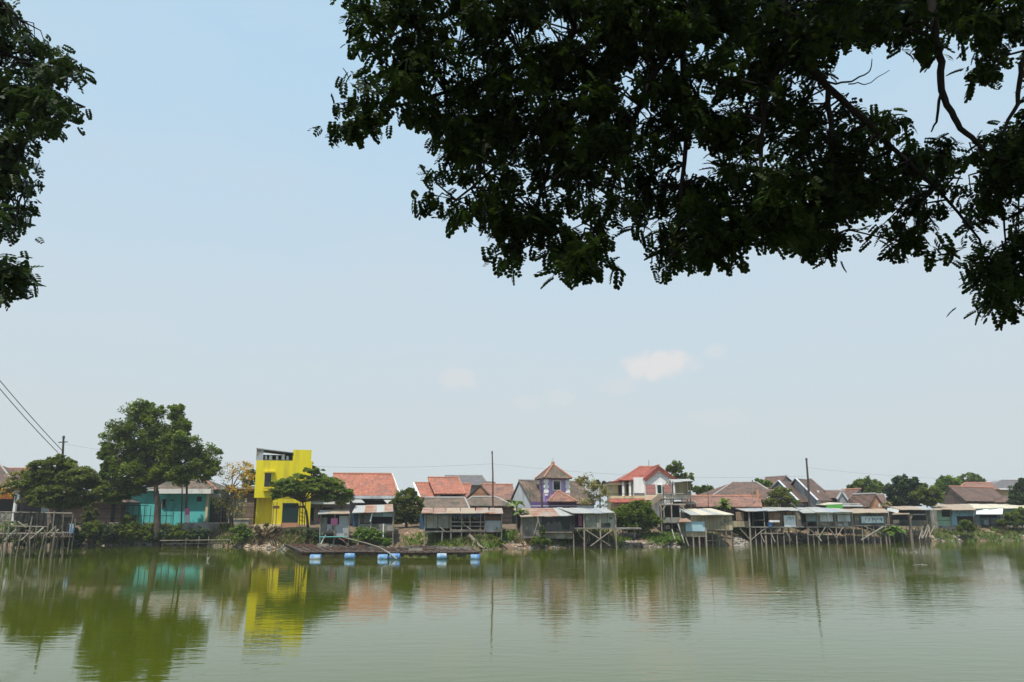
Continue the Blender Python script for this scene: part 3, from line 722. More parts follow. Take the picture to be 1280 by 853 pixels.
for p_ in (340.5, 344.5, 374, 377.5, 380.5): tr.post(p_, 628, 657, 84.6, .045, M['iron'] if p_ > 350 else M['bamboo'], 'post')
tr.part('beam', MB().px(341, 349, 632.5, 636, 84.4, 84.5).px(370, 382, 632.5, 635, 84.4, 84.5), M['rust_red'])
for q_ in (640, 645, 650): tr.stick((374, q_, 84.6), (380.5, q_ + 2, 84.6), .03, M['iron'], 'rung')

# low house right of the yellow building
t = house('low_house', 'low grey house with a pale awning and pink laundry behind the umbrella tree', 'house', 410, 91)
wallpx(t, M['grey_wall'], 382, 437, 617, 91, 96); t.slab('awning', M['pale_sheet'], [(383, 630, 89.2), (437, 630, 89.2), (437, 626.5, 91), (383, 626.5, 91)], .07)
t.hip('roof', M['mossy_tile'], 380, 440, 384, 432, 618, 605, 90.2, 94, cap=M['clay_cap'])
t.window(384.5, 391.5, 636, 650, 91, M['dark_wood'], M['interior_shade'], 1); t.window(404, 416, 636, 648, 91, M['dark_wood'], M['interior_shade'], 2)
for p_ in (383, 400, 424): t.post(p_, 630, 656, 89.3, .05, M['iron'], 'post')
t.px('laundry', M['pink_cloth'], 383.8, 388.5, 647.5, 652.5, 89.1, 89.13); t.px('laundry', M['pink_cloth'], 396.5, 399.3, 648, 653, 89.1, 89.13); t.px('door', M['pale_grey_wall'], 392.5, 398, 637, 655, 90.9, 91)

# orange roof house
t = house('orange_roof_house', 'house with a broad bright orange tiled roof beside the yellow building', 'house', 462, 93)
wallpx(t, M['grey_wall'], 424, 497, 621, 93, 100)
t.hip('roof', M['orange_tile'], 421, 498, 424, 495.5, 619.5, 592.6, 92, 97, cap=M['clay_cap'])
t.part('barge_board', MB().bar(W(498.2, 619, 91.95), W(495.8, 592.3, 97), .2, .1), M['white_paint'])
t.px('fascia', M['pale_grey_wall'], 440, 495, 619.8, 623.5, 91.9, 92.1)
t.part('porch_shade_panel', MB().box(Xp(444, 92.9), Xp(492, 92.9), 92.9, 93.05, 2.0, Zp(626, 92.9)), M['interior_shade'])  # solid dark panel on the wall; the porch's shade is in its colour
t.slab('awning', M['pale_sheet'], [(436, 628.5, 89.5), (450, 628.5, 89.5), (450, 624.5, 91.9), (436, 624.5, 91.9)], .06); t.slab('awning', M['pale_sheet'], [(477.5, 629.3, 89.5), (498.5, 629.3, 89.5), (498.5, 625, 91.9), (477.5, 625, 91.9)], .06)
t.px('pillar', M['white_paint'], 498.2, 500.6, 630, 656, 90.2, 90.5); t.post(437, 628, 656, 89.6, .05, M['iron'], 'post')
t.px('railing', M['grey_wall'], 445, 497, 646, 655, 90.8, 90.9); t.px('door', M['brown_board'], 505, 511, 639, 655, 93, 93.1)
t.o.rotation_euler.z = R(9)
t = house('house', 'plain brown walled annex between the orange roof and the round tree', 'house', 511, 95)
wallpx(t, M['brown_wall'], 497.5, 524, 632, 95.2, 99); t.hip('roof', M['faded_tile'], 496, 526, 500, 524, 633, 626, 94.6, 97)

# orange roof cluster
t = house('stepped_house', 'house with three stepped bright orange roofs and a white verge', 'house', 555, 105)
wallpx(t, M['grey_wall'], 523, 588, 621, 106, 113)
t.hip('roof', M['orange_tile'], 524.5, 549, 521, 549, 622, 604, 104, 108.5, cap=M['clay_cap']); t.part('barge_board', MB().bar(W(524.3, 622, 103.9), W(520.8, 603.8, 108.5), .22, .1), M['white_paint'])
t.hip('upper_roof', M['orange_tile'], 541, 580, 537.5, 576, 617.2, 597.2, 103, 108, cap=M['clay_cap']); t.hip('roof', M['orange_tile'], 575, 585, 575, 593, 623, 605, 104.2, 108.6, cap=M['clay_cap'])
t.px('upper_wall', M['pale_grey_wall'], 545, 578, 617.8, 624, 103.6, 106); t.px('window_band', M['interior_shade'], 549, 575, 618.6, 621, 103.55, 103.6)
t.o.rotation_euler.z = R(6)
t = house('house', 'house with a long dark grey roof rising behind the stepped orange roofs', 'house', 583, 122)
wallpx(t, M['grey_wall'], 560, 610, 606, 122, 128); t.hip('roof', M['grey_tile'], 558, 612, 556, 603, 606.5, 594.8, 121, 127, cap=M['cement_cap']); t.hip('lower_roof', M['mossy_tile'], 600, 622, 602, 618, 606.3, 602, 119, 121)
t = house('house', 'old low house with a long mossy roof just behind the bamboo hut', 'house', 553, 89)
wallpx(t, M['brown_wall'], 528, 582, 634, 89.4, 95); t.hip('roof', M['mossy_tile'], 526, 588, 531, 581, 637.5, 622.5, 88.2, 92.5, cap=M['cement_cap'])
t = house('house', 'old house with a mossy hipped roof and brick coloured peak near the tall pole', 'house', 605, 93)
wallpx(t, M['brown_wall'], 580, 639, 630, 91.5, 98); t.hip('roof', M['mossy_tile'], 574, 643, 590, 620, 632.5, 621.5, 90.4, 94.5, cap=M['cement_cap'])
t.oblique((583, 622, 97.5), (617, 623, 96.5), (600.5, 605.5, 97), (601, 103), M['brick_wall'], M['mossy_tile'], .14, 3.5, M['cement_cap'])
t = house('house', 'house with a plain faded terracotta roof right of the tall pole', 'house', 626, 103)
wallpx(t, M['brown_wall'], 607, 642, 622, 103, 108); t.hip('roof', M['faded_tile'], 604, 645, 603, 641, 625, 606, 102, 106.5, cap=M['clay_cap'])

# violet house with its tower
t = house('violet_house', 'violet house with a square lookout tower and grey brown roofs', 'house', 690, 95)
t.oblique((637.5, 625.5, 98.5), (664.5, 629.5, 92.5), (648.5, 600.5, 96), (726, 101), M['pale_grey_wall'], M['mossy_tile'], .16, 1.8, M['cement_cap'])
A, B, D = W(683, 632, 92.2), W(709.8, 632, 93.2), W(674.3, 632, 95.8); Cc = B + D - A; z0, z1 = 2.5, Zp(597.5, 93)
fl = [Vector((p_.x, p_.y, z0)) for p_ in (A, B, Cc, D)]
tw = t.part('tower', MB().prism(fl, (0, 0, z1 - z0)), M['violet_paint'])
for cpt in (A, B):
    qm = MB().box(cpt.x - .1, cpt.x + .1, cpt.y - .12, cpt.y + .12, Zp(620, 93), z1)
    for i in range(7):
        zz_ = Zp(620, 93) + (z1 - Zp(620, 93)) * i / 7; s_ = .28 if i % 2 else .19; qm.box(cpt.x - s_, cpt.x + s_, cpt.y - s_ * .7, cpt.y + s_ * .7, zz_ + .02, zz_ + .32)
    t.part('quoin', qm, M['white_paint'], sub=tw)
ctr = (A + B + Cc + D) / 4; ap = Vector((ctr.x, ctr.y, Zp(580.5, ctr.y))); zE = Zp(597.6, 92)
ev = [Vector((ctr.x + (p_.x - ctr.x) * 1.32, ctr.y + (p_.y - ctr.y) * 1.32, zE)) for p_ in (A, B, Cc, D)]
rb = MB();
for i in range(4): rb.slab([ev[i], ev[(i + 1) % 4], ap], .14)
rf = t.part('tower_roof', rb, M['mossy_tile'])
cb = MB()
for i in range(4): cb.tube([ev[i] + Vector((0, 0, .05)), ap + Vector((0, 0, .03))], .11, 6)
t.part('ridge_cap', cb, M['clay_cap'], sub=rf); t.part('finial', MB().box(ap.x - .2, ap.x + .2, ap.y - .2, ap.y + .2, ap.z - .1, ap.z + .28).tube([ap, ap + Vector((0, 0, .75))], .03), M['clay_cap'], sub=rf)
u_ = (B - A).normalized()


def tw_pt(px_, py_, off):
    k_ = (px_ - 683) / 26.8; p_ = A.lerp(B, k_); p_ = p_ + Vector((0, -off, 0)); return Vector((p_.x, p_.y, Zp(py_, p_.y)))


wf = MB()
for (a1, b1) in (((691.5, 601.2), (701, 601.2)), ((691.5, 613), (701, 613)), ((691.5, 601.2), (691.5, 613)), ((701, 601.2), (701, 613))): wf.bar(tw_pt(*a1, .05), tw_pt(*b1, .05), .14, .1)
wo = t.part('window', wf, M['white_paint']); t.part('pane', MB().prism([tw_pt(691.5, 613, .03), tw_pt(701, 613, .03), tw_pt(701, 601.2, .03), tw_pt(691.5, 601.2, .03)], (0, .05, 0)), M['glass_dark'], sub=wo)
t.hip('porch_roof', M['faded_tile'], 684.5, 722, 697, 700, 627, 614.5, 90.2, 92.1, cap=M['clay_cap'])
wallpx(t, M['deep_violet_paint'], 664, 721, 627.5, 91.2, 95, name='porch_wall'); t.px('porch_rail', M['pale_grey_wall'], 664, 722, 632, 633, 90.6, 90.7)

# white two storey house
t = house('white_house', 'two storey white house with red tiled roof and pink striped gable front', 'house', 815, 97)
t.oblique((805, 598, 96), (847, 599.5, 96), (823.5, 582, 96), (801, 110), M['white_paint'], M['red_tile'], .18, 1.8, M['clay_cap'])
t.hip('main_roof', M['red_tile'], 774.5, 822, 799, 824, 600.3, 583.8, 97.3, 102, cap=M['clay_cap'])
t.part('barge_board', MB().bar(W(806, 601, 95.9), W(823.5, 587, 95.9), .25, .2).bar(W(846, 601, 95.9), W(823.5, 587, 95.9), .25, .2), M['red_tile'])
t.px('stripe_panel', M['pink_stripe'], 807.4, 819.3, 605.8, 617.2, 95.98, 96.2); t.px('stripe_panel', M['pink_stripe'], 828.4, 840, 605.8, 617.2, 95.98, 96.2)
t.window(821.4, 826.6, 606.6, 617, 96.05, M['white_paint'], M['dark_green_paint'])
wallpx(t, M['white_paint'], 793.6, 806.6, 597, 97, 105, name='side_wall'); wallpx(t, M['cream_wall'], 767, 794, 603.5, 99.5, 106, name='wing')
t.px('flat_roof', M['cream_wall'], 762.5, 778, 603.3, 606, 98, 105); t.px('roof_edge', M['red_tile'], 762, 778.4, 601.8, 603.4, 97.9, 105)
for p_ in (780, 788.5): wallpx(t, M['white_paint'], p_ - 1.2, p_ + 1.2, 602.5, 97.6, 98, name='column')
t.px('door', M['interior_shade'], 773, 778, 606.5, 621, 99.4, 99.55); t.px('door', M['interior_shade'], 783, 787, 605.5, 621, 99.4, 99.55)
t.px('balcony', M['cream_wall'], 763, 807, 620, 623.4, 96.9, 99.4); t.part('railing', MB().px(763, 807, 616.6, 617.1, 96.9, 97).px(763, 807, 618.4, 618.8, 96.9, 97), M['iron'])
t.slab('lower_roof', M['red_tile'], [(762, 628, 95.4), (808, 628, 95.4), (808, 623.5, 97), (762, 623.5, 97)], .12); t.slab('porch_roof', M['tan_sheet'], [(807, 625, 94.6), (828, 625, 94.6), (827, 618, 96.2), (807, 618, 96.2)], .1)
wallpx(t, M['cream_wall'], 764, 845, 630, 96.5, 97, name='ground_wall'); t.part('aerial', MB().tube([W(811, 590, 102), W(811, 575.5, 102)], .03), M['iron'])

# brown roofs right of the centre
HG = 'houses behind the waterfront'
t = house('house', 'house with a wide chocolate brown hipped roof behind the palm', 'house', 930, 100)
wallpx(t, M['brown_wall'], 896, 968, 620, 99, 108); t.hip('roof', M['brown_tile'], 888, 975, 915.5, 946, 621.5, 603.3, 97.5, 104, cap=M['cement_cap'])
t = house('house', 'house with a low faded terracotta roof in front of the brown hipped one', 'house', 905, 92)
wallpx(t, M['brown_wall'], 866, 950, 632, 92, 96); t.hip('roof', M['faded_tile'], 858, 953, 862, 950, 633.5, 620.3, 91, 95, cap=M['clay_cap'])
t = house('house', 'small brown roofed house with a pale verge beside the pink flowering shrub', 'house', 956, 95)
t.hip('roof', M['brown_tile'], 946, 957.5, 946, 968.5, 625.5, 611.8, 94.4, 97.5); t.part('barge_board', MB().bar(W(957.6, 625.5, 94.3), W(968.6, 611.8, 97.4), .22, .1), M['white_paint']); wallpx(t, M['brown_wall'], 947, 962, 624, 95, 99)
t.px('chimney', M['orange_wall'], 946, 948.6, 612.5, 626, 94, 94.3)
t = house('house', 'house with a dark brown gable roof, highest of the brown roofs', 'house', 978, 112)
t.oblique((975, 606, 108), (994, 604.5, 111), (983, 595.3, 109.5), (957, 114), M['grey_wall'], M['brown_tile'], .14, 1.8, M['cement_cap'])
t = house('house', 'house with a steep brown roof plane edged in white behind the flowering shrub', 'house', 990, 102)
t.oblique((964, 611, 105), (1000, 627.5, 98), (973.5, 601, 103), (998, 109), M['grey_wall'], M['brown_tile'], .14, 1.8, None, M['pale_grey_wall'])
t = house('house', 'house with a steep brown roof and white verge behind the leaning pole', 'house', 1015, 102)
t.oblique((989, 605, 105), (1022.5, 625.5, 97.5), (995, 598, 103), (1014, 108), M['grey_wall'], M['brown_tile'], .14, 1.8, None, M['pale_grey_wall']); t.hip('side_roof', M['brown_tile'], 1010, 1032, 1012, 1014, 614, 598.2, 105, 108.5)
t = house('house', 'cottage with a grey dormer gable and an orange patch on its brown roof', 'house', 1040, 104)
wallpx(t, M['pale_grey_wall'], 1022, 1060, 621, 104, 108); t.hip('roof', M['brown_tile'], 1022, 1058, 1024, 1056, 622.5, 613.6, 103, 106.5, cap=M['cement_cap'])
t.oblique((1046, 624, 101.8), (1060, 625, 101.8), (1052.3, 614, 101.8), (1052, 106), M['grey_wall'], M['orange_tile'], .1, 3, None, M['pale_grey_wall']); t.px('post', M['white_paint'], 1022, 1024.2, 613.5, 623, 102.4, 102.8)
t = house('house', 'house with a brown gable roof just left of the dark round trees', 'house', 1066, 114)
t.oblique((1062, 624, 111), (1082, 622, 113), (1076, 611.5, 112), (1052, 116), M['grey_wall'], M['brown_tile'], .14, 1.8, M['clay_cap'])
t = house('orange_gable_house', 'small house with an orange plastered gable under brown tiles', 'house', 1090, 103)
t.oblique((1086, 634, 101), (1107, 635, 102), (1094.5, 617.5, 101.5), (1066, 106), M['orange_wall'], M['brown_tile'], .14, 1.8, M['cement_cap']); t.px('lamp_panel', M['white_paint'], 1098.5, 1100.5, 630, 634, 101.2, 101.25)
t = house('house', 'small brown roof between the orange gable and the dark round trees', 'house', 1102, 108)
t.hip('roof', M['brown_tile'], 1094, 1112, 1093, 1105, 634, 618.5, 106, 110, cap=M['cement_cap']); wallpx(t, M['brown_wall'], 1096, 1110, 632, 107, 112)
t = house('shed', 'long low shed with a pale flat roof and lime green strip', 'shed', 1050, 98)
wallpx(t, M['grey_wall'], 1020, 1078, 630, 98.5, 101); t.slab('roof', M['cream_sheet'], [(1020, 630.5, 97.5), (1053, 632.5, 97.5), (1053, 629, 101), (1020, 627, 101)], .08); t.slab('roof', M['pale_sheet'], [(1053.5, 632.8, 97.5), (1079, 632.8, 97.5), (1075, 629.5, 101), (1053.5, 629.5, 101)], .08)
t.px('awning', M['lime_sheet'], 1033, 1053.5, 631, 635.5, 97.3, 97.4)
t = house('barn_house', 'large house with a broad brown roof and dark left gable, right of the trees', 'house', 1220, 118)
t.oblique((1177, 623.5, 123), (1208, 626.5, 115), (1186.5, 608.3, 120), (1240, 127), M['brown_wall'], M['brown_tile'], .16, 1.8, M['clay_cap']); t.hip('porch_roof', M['brown_tile'], 1255, 1268, 1253, 1259, 628, 620, 117, 119.5); wallpx(t, M['pale_grey_wall'], 1262, 1265, 627, 117.6, 118, name='pillar')
t = house('house', 'far house with a charcoal hipped roof and white fascia at the right edge', 'house', 1265, 140)
wallpx(t, M['cream_wall'], 1238, 1300, 611, 140, 148); t.hip('roof', M['grey_tile'], 1226, 1310, 1252, 1292, 611, 600.5, 138, 146, cap=M['cement_cap']); t.px('fascia', M['white_paint'], 1238, 1266, 610.6, 612.2, 137.8, 138)
t = house('house', 'far house whose faded roof shows between the pale tree and the charcoal roof', 'house', 1222, 136)
wallpx(t, M['grey_wall'], 1200, 1246, 611, 136, 142); t.hip('roof', M['faded_tile'], 1198, 1250, 1206, 1240, 612, 603.8, 135, 140, cap=M['clay_cap'])

# ------------------------------------------------------------------ huts and sheds on the waterfront
SG = 'huts on stilts along the shore'


def hut(name, label, px, Y, cat='hut'): return Thing(name, label, cat, (Xp(px, Y), Y, max(gz(Xp(px, Y), Y), 0)), SG)


def stilts(t, pxs, q0, Y, q1=None, r=.07, m=None):
    for p_ in pxs:
        x = Xp(p_, Y, 660); zb = min(gz(x, Y), 0) - .3 if q1 is None else Zp(q1, Y); z1_ = Zp(q0, Y)
        t.part('stilt', MB().tube([(x + random.uniform(-.06, .06), Y, zb), (x, Y, (zb + z1_) / 2), (x, Y, z1_)], [r * 1.1, r, r * .9]), m or M['pole'])


t = hut('zinc_hut', 'small grey tin hut with a pink curtain standing behind the floating cage', 417, 81.5)
t.sheets('tan_sheet', [(397.5, 642.5, 80), (437.5, 642, 80), (436, 637.5, 84), (400, 638, 84)], .1, ('rusty_sheet', 'pale_sheet'))
t.px('wall', M['zinc_wall'], 408.5, 435.5, 655.5, 672, 80.5, 80.6); t.px('side_panel', M['grey_board'], 401, 408.5, 647, 669, 80.6, 80.7); t.px('upper_wall', M['zinc_wall'], 424, 435.5, 645, 655.5, 80.5, 80.6)
t.px('back_wall', M['interior_shade'], 401, 436, 643, 672, 83.5, 83.6); t.px('curtain', M['pink_cloth'], 413.5, 422, 648, 656, 80.38, 80.42)
t.px('floor', M['grey_board'], 400, 436.5, 671.5, 673, 80.2, 84); stilts(t, (400.2, 418, 436), 643, 80.45); stilts(t, (401, 436), 642, 83.8, r=.06)
t.stick((399, 671.5, 80.1), (432, 671, 80.1), .06, M['teal_pipe'], 'pipe'); t.stick((400, 677, 80.1), (400, 668, 80.1), .05, M['teal_pipe'], 'pipe')
t.part('bundle', MB().tube([W(404, 668, 80.2), W(412, 666, 80.3), W(416, 669, 80.2)], [.2, .35, .2], 8), M['dark_cloth'], smooth=True)
t = hut('rusty_hut', 'open shelter with a rust streaked roof above the bright green bush', 467, 82)
t.sheets('rusty_sheet', [(440.5, 640.3, 80.5), (470, 640.8, 80.4), (471, 631.5, 85), (445, 632, 85)], .1, ('tan_sheet', 'rusty_sheet', 'pale_sheet')); t.sheets('rusty_sheet', [(470.2, 640.2, 80.6), (492, 639.8, 80.6), (491, 630.8, 85), (471, 631.2, 85)], .1, ('tan_sheet', 'rusty_sheet', 'pale_sheet'))
t.px('back_wall', M['interior_shade'], 446, 492, 640, 662, 84.4, 84.5); t.px('half_wall', M['grey_board'], 449, 491.5, 655, 662.5, 81, 81.08); t.px('beam', M['blue_grey_board'], 464, 491, 640.8, 646, 81, 81.1)
t.px('blue_curtain', M['blue_tarp'], 441, 447.5, 641, 659, 81.2, 81.24); t.slab('torn_sheet', M['banner_white'], [(462, 652, 80.7), (463.5, 652, 80.7), (466.5, 641.5, 80.7), (464.5, 641.5, 80.7)], .03); t.px('side_panel', M['bleached_board'], 449, 462, 642, 654, 82, 82.08)
t.px('floor', M['grey_board'], 447, 492.5, 662.4, 664, 80.8, 84.6); stilts(t, (448.5, 463.5, 491.3), 640, 80.9, r=.08); stilts(t, (449, 478, 491), 662, 84.2, r=.06)
mk = Thing('marker_post', 'white pole with an orange foot beside the bright green bush', 'post', W(479, 678, 79.6)); mk.post(479, 655, 673, 79.6, .06, M['white_paint'], 'shaft'); mk.post(479, 672, 678, 79.6, .09, M['orange_plastic'], 'foot')

t = hut('bamboo_hut', 'long bamboo hut with thin rusty roof and rails, left of the tall pole', 577, 80)
rp_ = [526.5, 541, 557, 575, 594, 611, 628.5]
for i in range(6):
    dq = random.uniform(-.5, .6); t.slab('roof_sheet', M['rusty_sheet'] if i not in (2, 3) else M['tan_sheet'], [(rp_[i], 641.5 + dq, 78.3 - .03 * (i % 2)), (rp_[i + 1] + .6, 641.3 + dq, 78.3 - .03 * (i % 2)), (rp_[i + 1] - .6 - (i - 3) * .2, 635 + dq * .4, 83.2), (rp_[i] + 1.5 - (i - 3) * .2, 635 + dq * .4, 83.2)], .06)
for a_, b2 in ((531, 541.6), (542, 552.6), (553, 563)): t.px('wall_panel', M['bleached_board'], a_, b2, 643.5, 660.5, 79, 79.06)
t.px('back_wall', M['interior_shade'], 531, 627, 642, 664, 82.6, 82.7); t.px('tarp', M['blue_tarp'], 564.5, 604, 642.2, 647, 78.9, 78.94); t.px('side_tarp', M['blue_tarp'], 524.5, 530.5, 643, 662, 79.2, 79.26)
t.px('tin_wall', M['zinc_wall'], 606.5, 626.5, 651, 665, 79, 79.05); t.px('rust_strip', M['rust_red'], 606, 627, 645, 650.6, 78.95, 79); t.px('floor', M['grey_board'], 530, 627, 664.2, 665.4, 78.8, 82.8)
for q_ in (652.6, 657.8, 663): t.stick((564, q_, 78.85), (605, q_ + .4, 78.85), .055, M['pole'], 'rail')
for p_ in (541, 575.5): t.stick((p_, 652, 78.8), (p_ + 15, 664, 78.8), .05)
stilts(t, (530.6, 553, 563.8, 577, 587.5, 600.6, 605.8, 627), 642, 78.9, r=.06); stilts(t, (535, 560, 590, 620), 664, 82.4, r=.06)
t.px('shelf', M['brown_board'], 566, 603, 649.5, 650.4, 82, 82.5)
for i in range(6): t.px('sack', random.choice((M['dark_cloth'], M['concrete'], M['cream_wall'])), 567 + i * 6, 571 + i * 6, 645.5, 649.4, 82.1, 82.45)

t = hut('net_hut', 'shed wrapped in dark netting under a rusty roof below the violet house', 682, 81)
t.sheets('rusty_sheet', [(651, 646, 79.6), (680, 646, 79.6), (672, 635.5, 86), (641.5, 636, 86)], .1, ('tan_sheet', 'rusty_sheet', 'pale_sheet')); t.sheets('rusty_sheet', [(680.3, 645.4, 79.7), (700, 645.5, 79.7), (690, 635.6, 86), (672.4, 635.4, 86)], .1, ('tan_sheet', 'rusty_sheet', 'pale_sheet')); t.sheets('pale_sheet', [(700.2, 645, 79.5), (718.5, 644.5, 79.5), (702, 634.8, 86), (690.4, 635, 86)], .1, ('pale_sheet', 'zinc_wall', 'tan_sheet'))
t.px('wall', M['grey_board'], 652, 678, 646.5, 673, 80.2, 80.3); mbn = MB()
for i in range(12): mbn.px(677.5 + i * 3.35, 681 + i * 3.35, 645.5, 665.5 + (i % 3) * .4, 79.9 + .05 * (i % 2), 79.96 + .05 * (i % 2))
t.part('netting', mbn, M['dark_net']); t.px('lower_wall', M['bleached_board'], 680, 717, 665.5, 673.5, 80.2, 80.3); t.px('back_wall', M['interior_shade'], 645, 716, 640, 672, 85.5, 85.6); t.px('rail', M['pole'], 667, 716, 665, 666, 79.75, 79.85)
stilts(t, (652.5, 678.5, 716.8), 645, 80.05, r=.06)
ld = Thing('bamboo_tripod', 'crossed bamboo poles leaning on the netted shed', 'poles', W(672, 672, 79.3)); ld.stick((667.5, 668, 79.2), (673.5, 648, 79.6), .045, M['bamboo'], 'pole'); ld.stick((679, 672, 79.2), (671.5, 646, 79.6), .045, M['bamboo'], 'pole'); ld.stick((667, 664, 79.3), (678, 664, 79.3), .04, M['bamboo'], 'rung')

t = hut('stilt_hut', 'pale boarded hut on tall crossed stilts just right of the netted shed', 750, 80)
t.sheets('pale_sheet', [(716, 641.5, 79), (768, 641.5, 79), (757, 636, 85), (698, 635, 85)], .1, ('pale_sheet', 'zinc_wall', 'tan_sheet'))
t.px('wall', M['bleached_board'], 729.5, 769, 642, 659.6, 79.4, 79.5); t.px('side_wall', M['interior_shade'], 718, 729, 642, 659, 80.8, 80.9); t.px('cloth', M['pink_cloth'], 723, 727.5, 644, 658, 80.6, 80.64, label='faded red cloth'); t.px('back_wall', M['grey_board'], 722, 770, 641, 659, 84, 84.1)  # near-black sheet at left stands for the shaded open side
t.px('floor', M['grey_board'], 719, 770.5, 659.8, 661.2, 79.2, 84.4); t.px('flap', M['dark_net'], 752, 763, 654, 659.4, 79.3, 79.35); stilts(t, (730.3, 750.4, 769.8), 642, 79.3, r=.08); stilts(t, (736, 741, 760), 660, 82, r=.06); stilts(t, (720, 745, 768), 660, 84, r=.06)
t.stick((731, 662, 79.2), (763, 682.5, 79.2)); t.stick((738, 683, 79.1), (765, 663, 79.1)); t.stick((719, 661, 79.4), (729, 674, 79.6), .04)

w_ = Thing('walkway', 'narrow concrete walkway slab reaching from the pale stilt hut under the bush', 'walkway', W(787, 662, 81)); w_.px('deck', M['concrete'], 770.5, 802, 660, 661.8, 80.6, 82.2)
for p_ in (779, 793): w_.post(p_, 661.8, 672, 81.4, .08, M['concrete'], 'pier')

# look-out scaffold
t = Thing('viewing_tower', 'rickety wooden lookout scaffold with a roofed upper deck beside the white house', 'tower', W(842, 668, 88))
for p_, a_, b2, Y_ in ((827.6, 630, 672, 86), (831.2, 606, 668, 88), (840.5, 600, 668, 87), (843, 602, 662, 91), (855.8, 631, 664, 86.5), (861, 600, 662, 91), (864, 602, 640, 88)): t.post(p_, a_, b2, Y_, .075, M['pole'], 'post')
t.sheets('pale_sheet', [(838, 602.3, 86.5), (867, 601.5, 86.5), (862, 599.5, 92), (836, 599.3, 92)], .1, ('pale_sheet', 'zinc_wall', 'tan_sheet')); t.sheets('tan_sheet', [(826.5, 608.5, 87), (837.5, 601, 87), (838, 600, 91), (830, 606, 91)], .1, ('rusty_sheet', 'pale_sheet'))
t.px('deck', M['grey_board'], 831, 864, 622.8, 624.2, 86.8, 91.4); t.px('railing', M['grey_board'], 841, 863, 618.6, 622.6, 86.9, 86.95); t.stick((831, 617, 86.9), (864, 617.6, 86.9), .05, name='rail'); t.px('back_wall', M['cream_wall'], 844, 860.5, 603, 622, 91.2, 91.3)
t.px('side_panel', M['grey_board'], 832, 840, 616, 622.5, 87.2, 87.26); t.stick((827, 631, 86), (856.5, 631, 86), .08, name='beam'); t.stick((823, 630, 86), (829, 638, 86)); t.stick((833, 631, 86), (828, 638, 86)); t.stick((849, 631, 86), (855.5, 637, 86)); t.stick((832, 601, 87), (838, 607, 87)); t.stick((840, 601, 86.8), (846, 606, 86.8))
for i in range(5): t.stick((831 + i * 2, 630 - i * .2, 88), (834 + i * 2, 624.5, 88), .04)
t.px('gallery', M['bleached_board'], 828.5, 850, 647, 652.5, 86.4, 86.48); t.px('gallery_floor', M['grey_board'], 825, 852, 652.6, 654, 86.2, 90); t.px('store_wall', M['interior_shade'], 825, 850, 632, 667, 90, 90.1); t.sheets('tan_sheet', [(842, 630, 87.6), (872, 629.5, 87.6), (869, 627, 92), (843, 627, 92)], .1, ('rusty_sheet', 'pale_sheet'))
t.px('barrel', M['white_plastic'], 833, 837.5, 656.5, 661.5, 87.5, 87.9)
bd = Thing('plank', 'long tan plank sloping from the lookout deck to the white house porch', 'plank', W(816, 628, 88)); bd.part('board', MB().bar(W(806.5, 635, 88.5), W(826.5, 619.5, 88.2), .55, .12), M['tan_sheet'])

t = hut('stilt_hut', 'tan boarded hut with a bright cream roof and a pale blue sheet', 885, 83)
t.sheets('cream_sheet', [(862.5, 643.6, 81.6), (917.5, 643.8, 81.6), (889, 636, 88), (848, 635.8, 88)], .1, ('cream_sheet', 'pale_sheet'))
t.px('wall', M['tan_board'], 882.5, 915.5, 644.4, 663, 82, 82.1); t.px('wall', M['tan_board'], 864, 881.8, 644.4, 652.5, 82, 82.1); t.px('blue_sheet', M['blue_sheet'], 857, 881, 652.2, 664.4, 81.8, 81.84); t.px('skirt', M['tan_board'], 857, 881.5, 664.5, 671.2, 82, 82.08); t.px('side_wall', M['grey_board'], 849, 857, 652, 671, 82.2, 82.3)
t.sheets('tan_sheet', [(848, 652.4, 81.4), (864, 652.8, 81.4), (863, 648.3, 84), (850, 648.3, 84)], .1, ('rusty_sheet', 'pale_sheet')); t.px('back_wall', M['grey_board'], 852, 915, 641, 664, 87, 87.1); t.px('floor', M['grey_board'], 857, 916, 663.2, 664.4, 82.15, 87.2); stilts(t, (882.2,), 644, 81.9, r=.09); stilts(t, (866, 873.5), 671, 82, r=.08); stilts(t, (890, 898, 906, 915), 663, 83, r=.06); stilts(t, (860, 880, 900, 914), 664, 86.8, r=.06)
t.stick((892.5, 664, 82.9), (898, 669, 82.9), .045); t.stick((903.5, 664, 82.9), (898, 669, 82.9), .045); t.stick((884, 676, 82.5), (906, 675, 83), .04)
lp_ = Thing('ladder', 'pale leaning board ladder at the left end of the cream roofed hut', 'ladder', W(852, 678, 81.5)); lp_.stick((847.5, 655, 82.3), (855.5, 679, 81.3), .06, M['bleached_board'], 'rail'); lp_.stick((840, 662, 83), (843.5, 674, 82.4), .06, M['bleached_board'], 'rail'); lp_.stick((857, 672, 81.7), (861, 683, 81.2), .05, M['bamboo'], 'rail')
lp_.stick((842, 668, 82.6), (851, 667, 82.2), .04, M['bamboo'], 'rung')

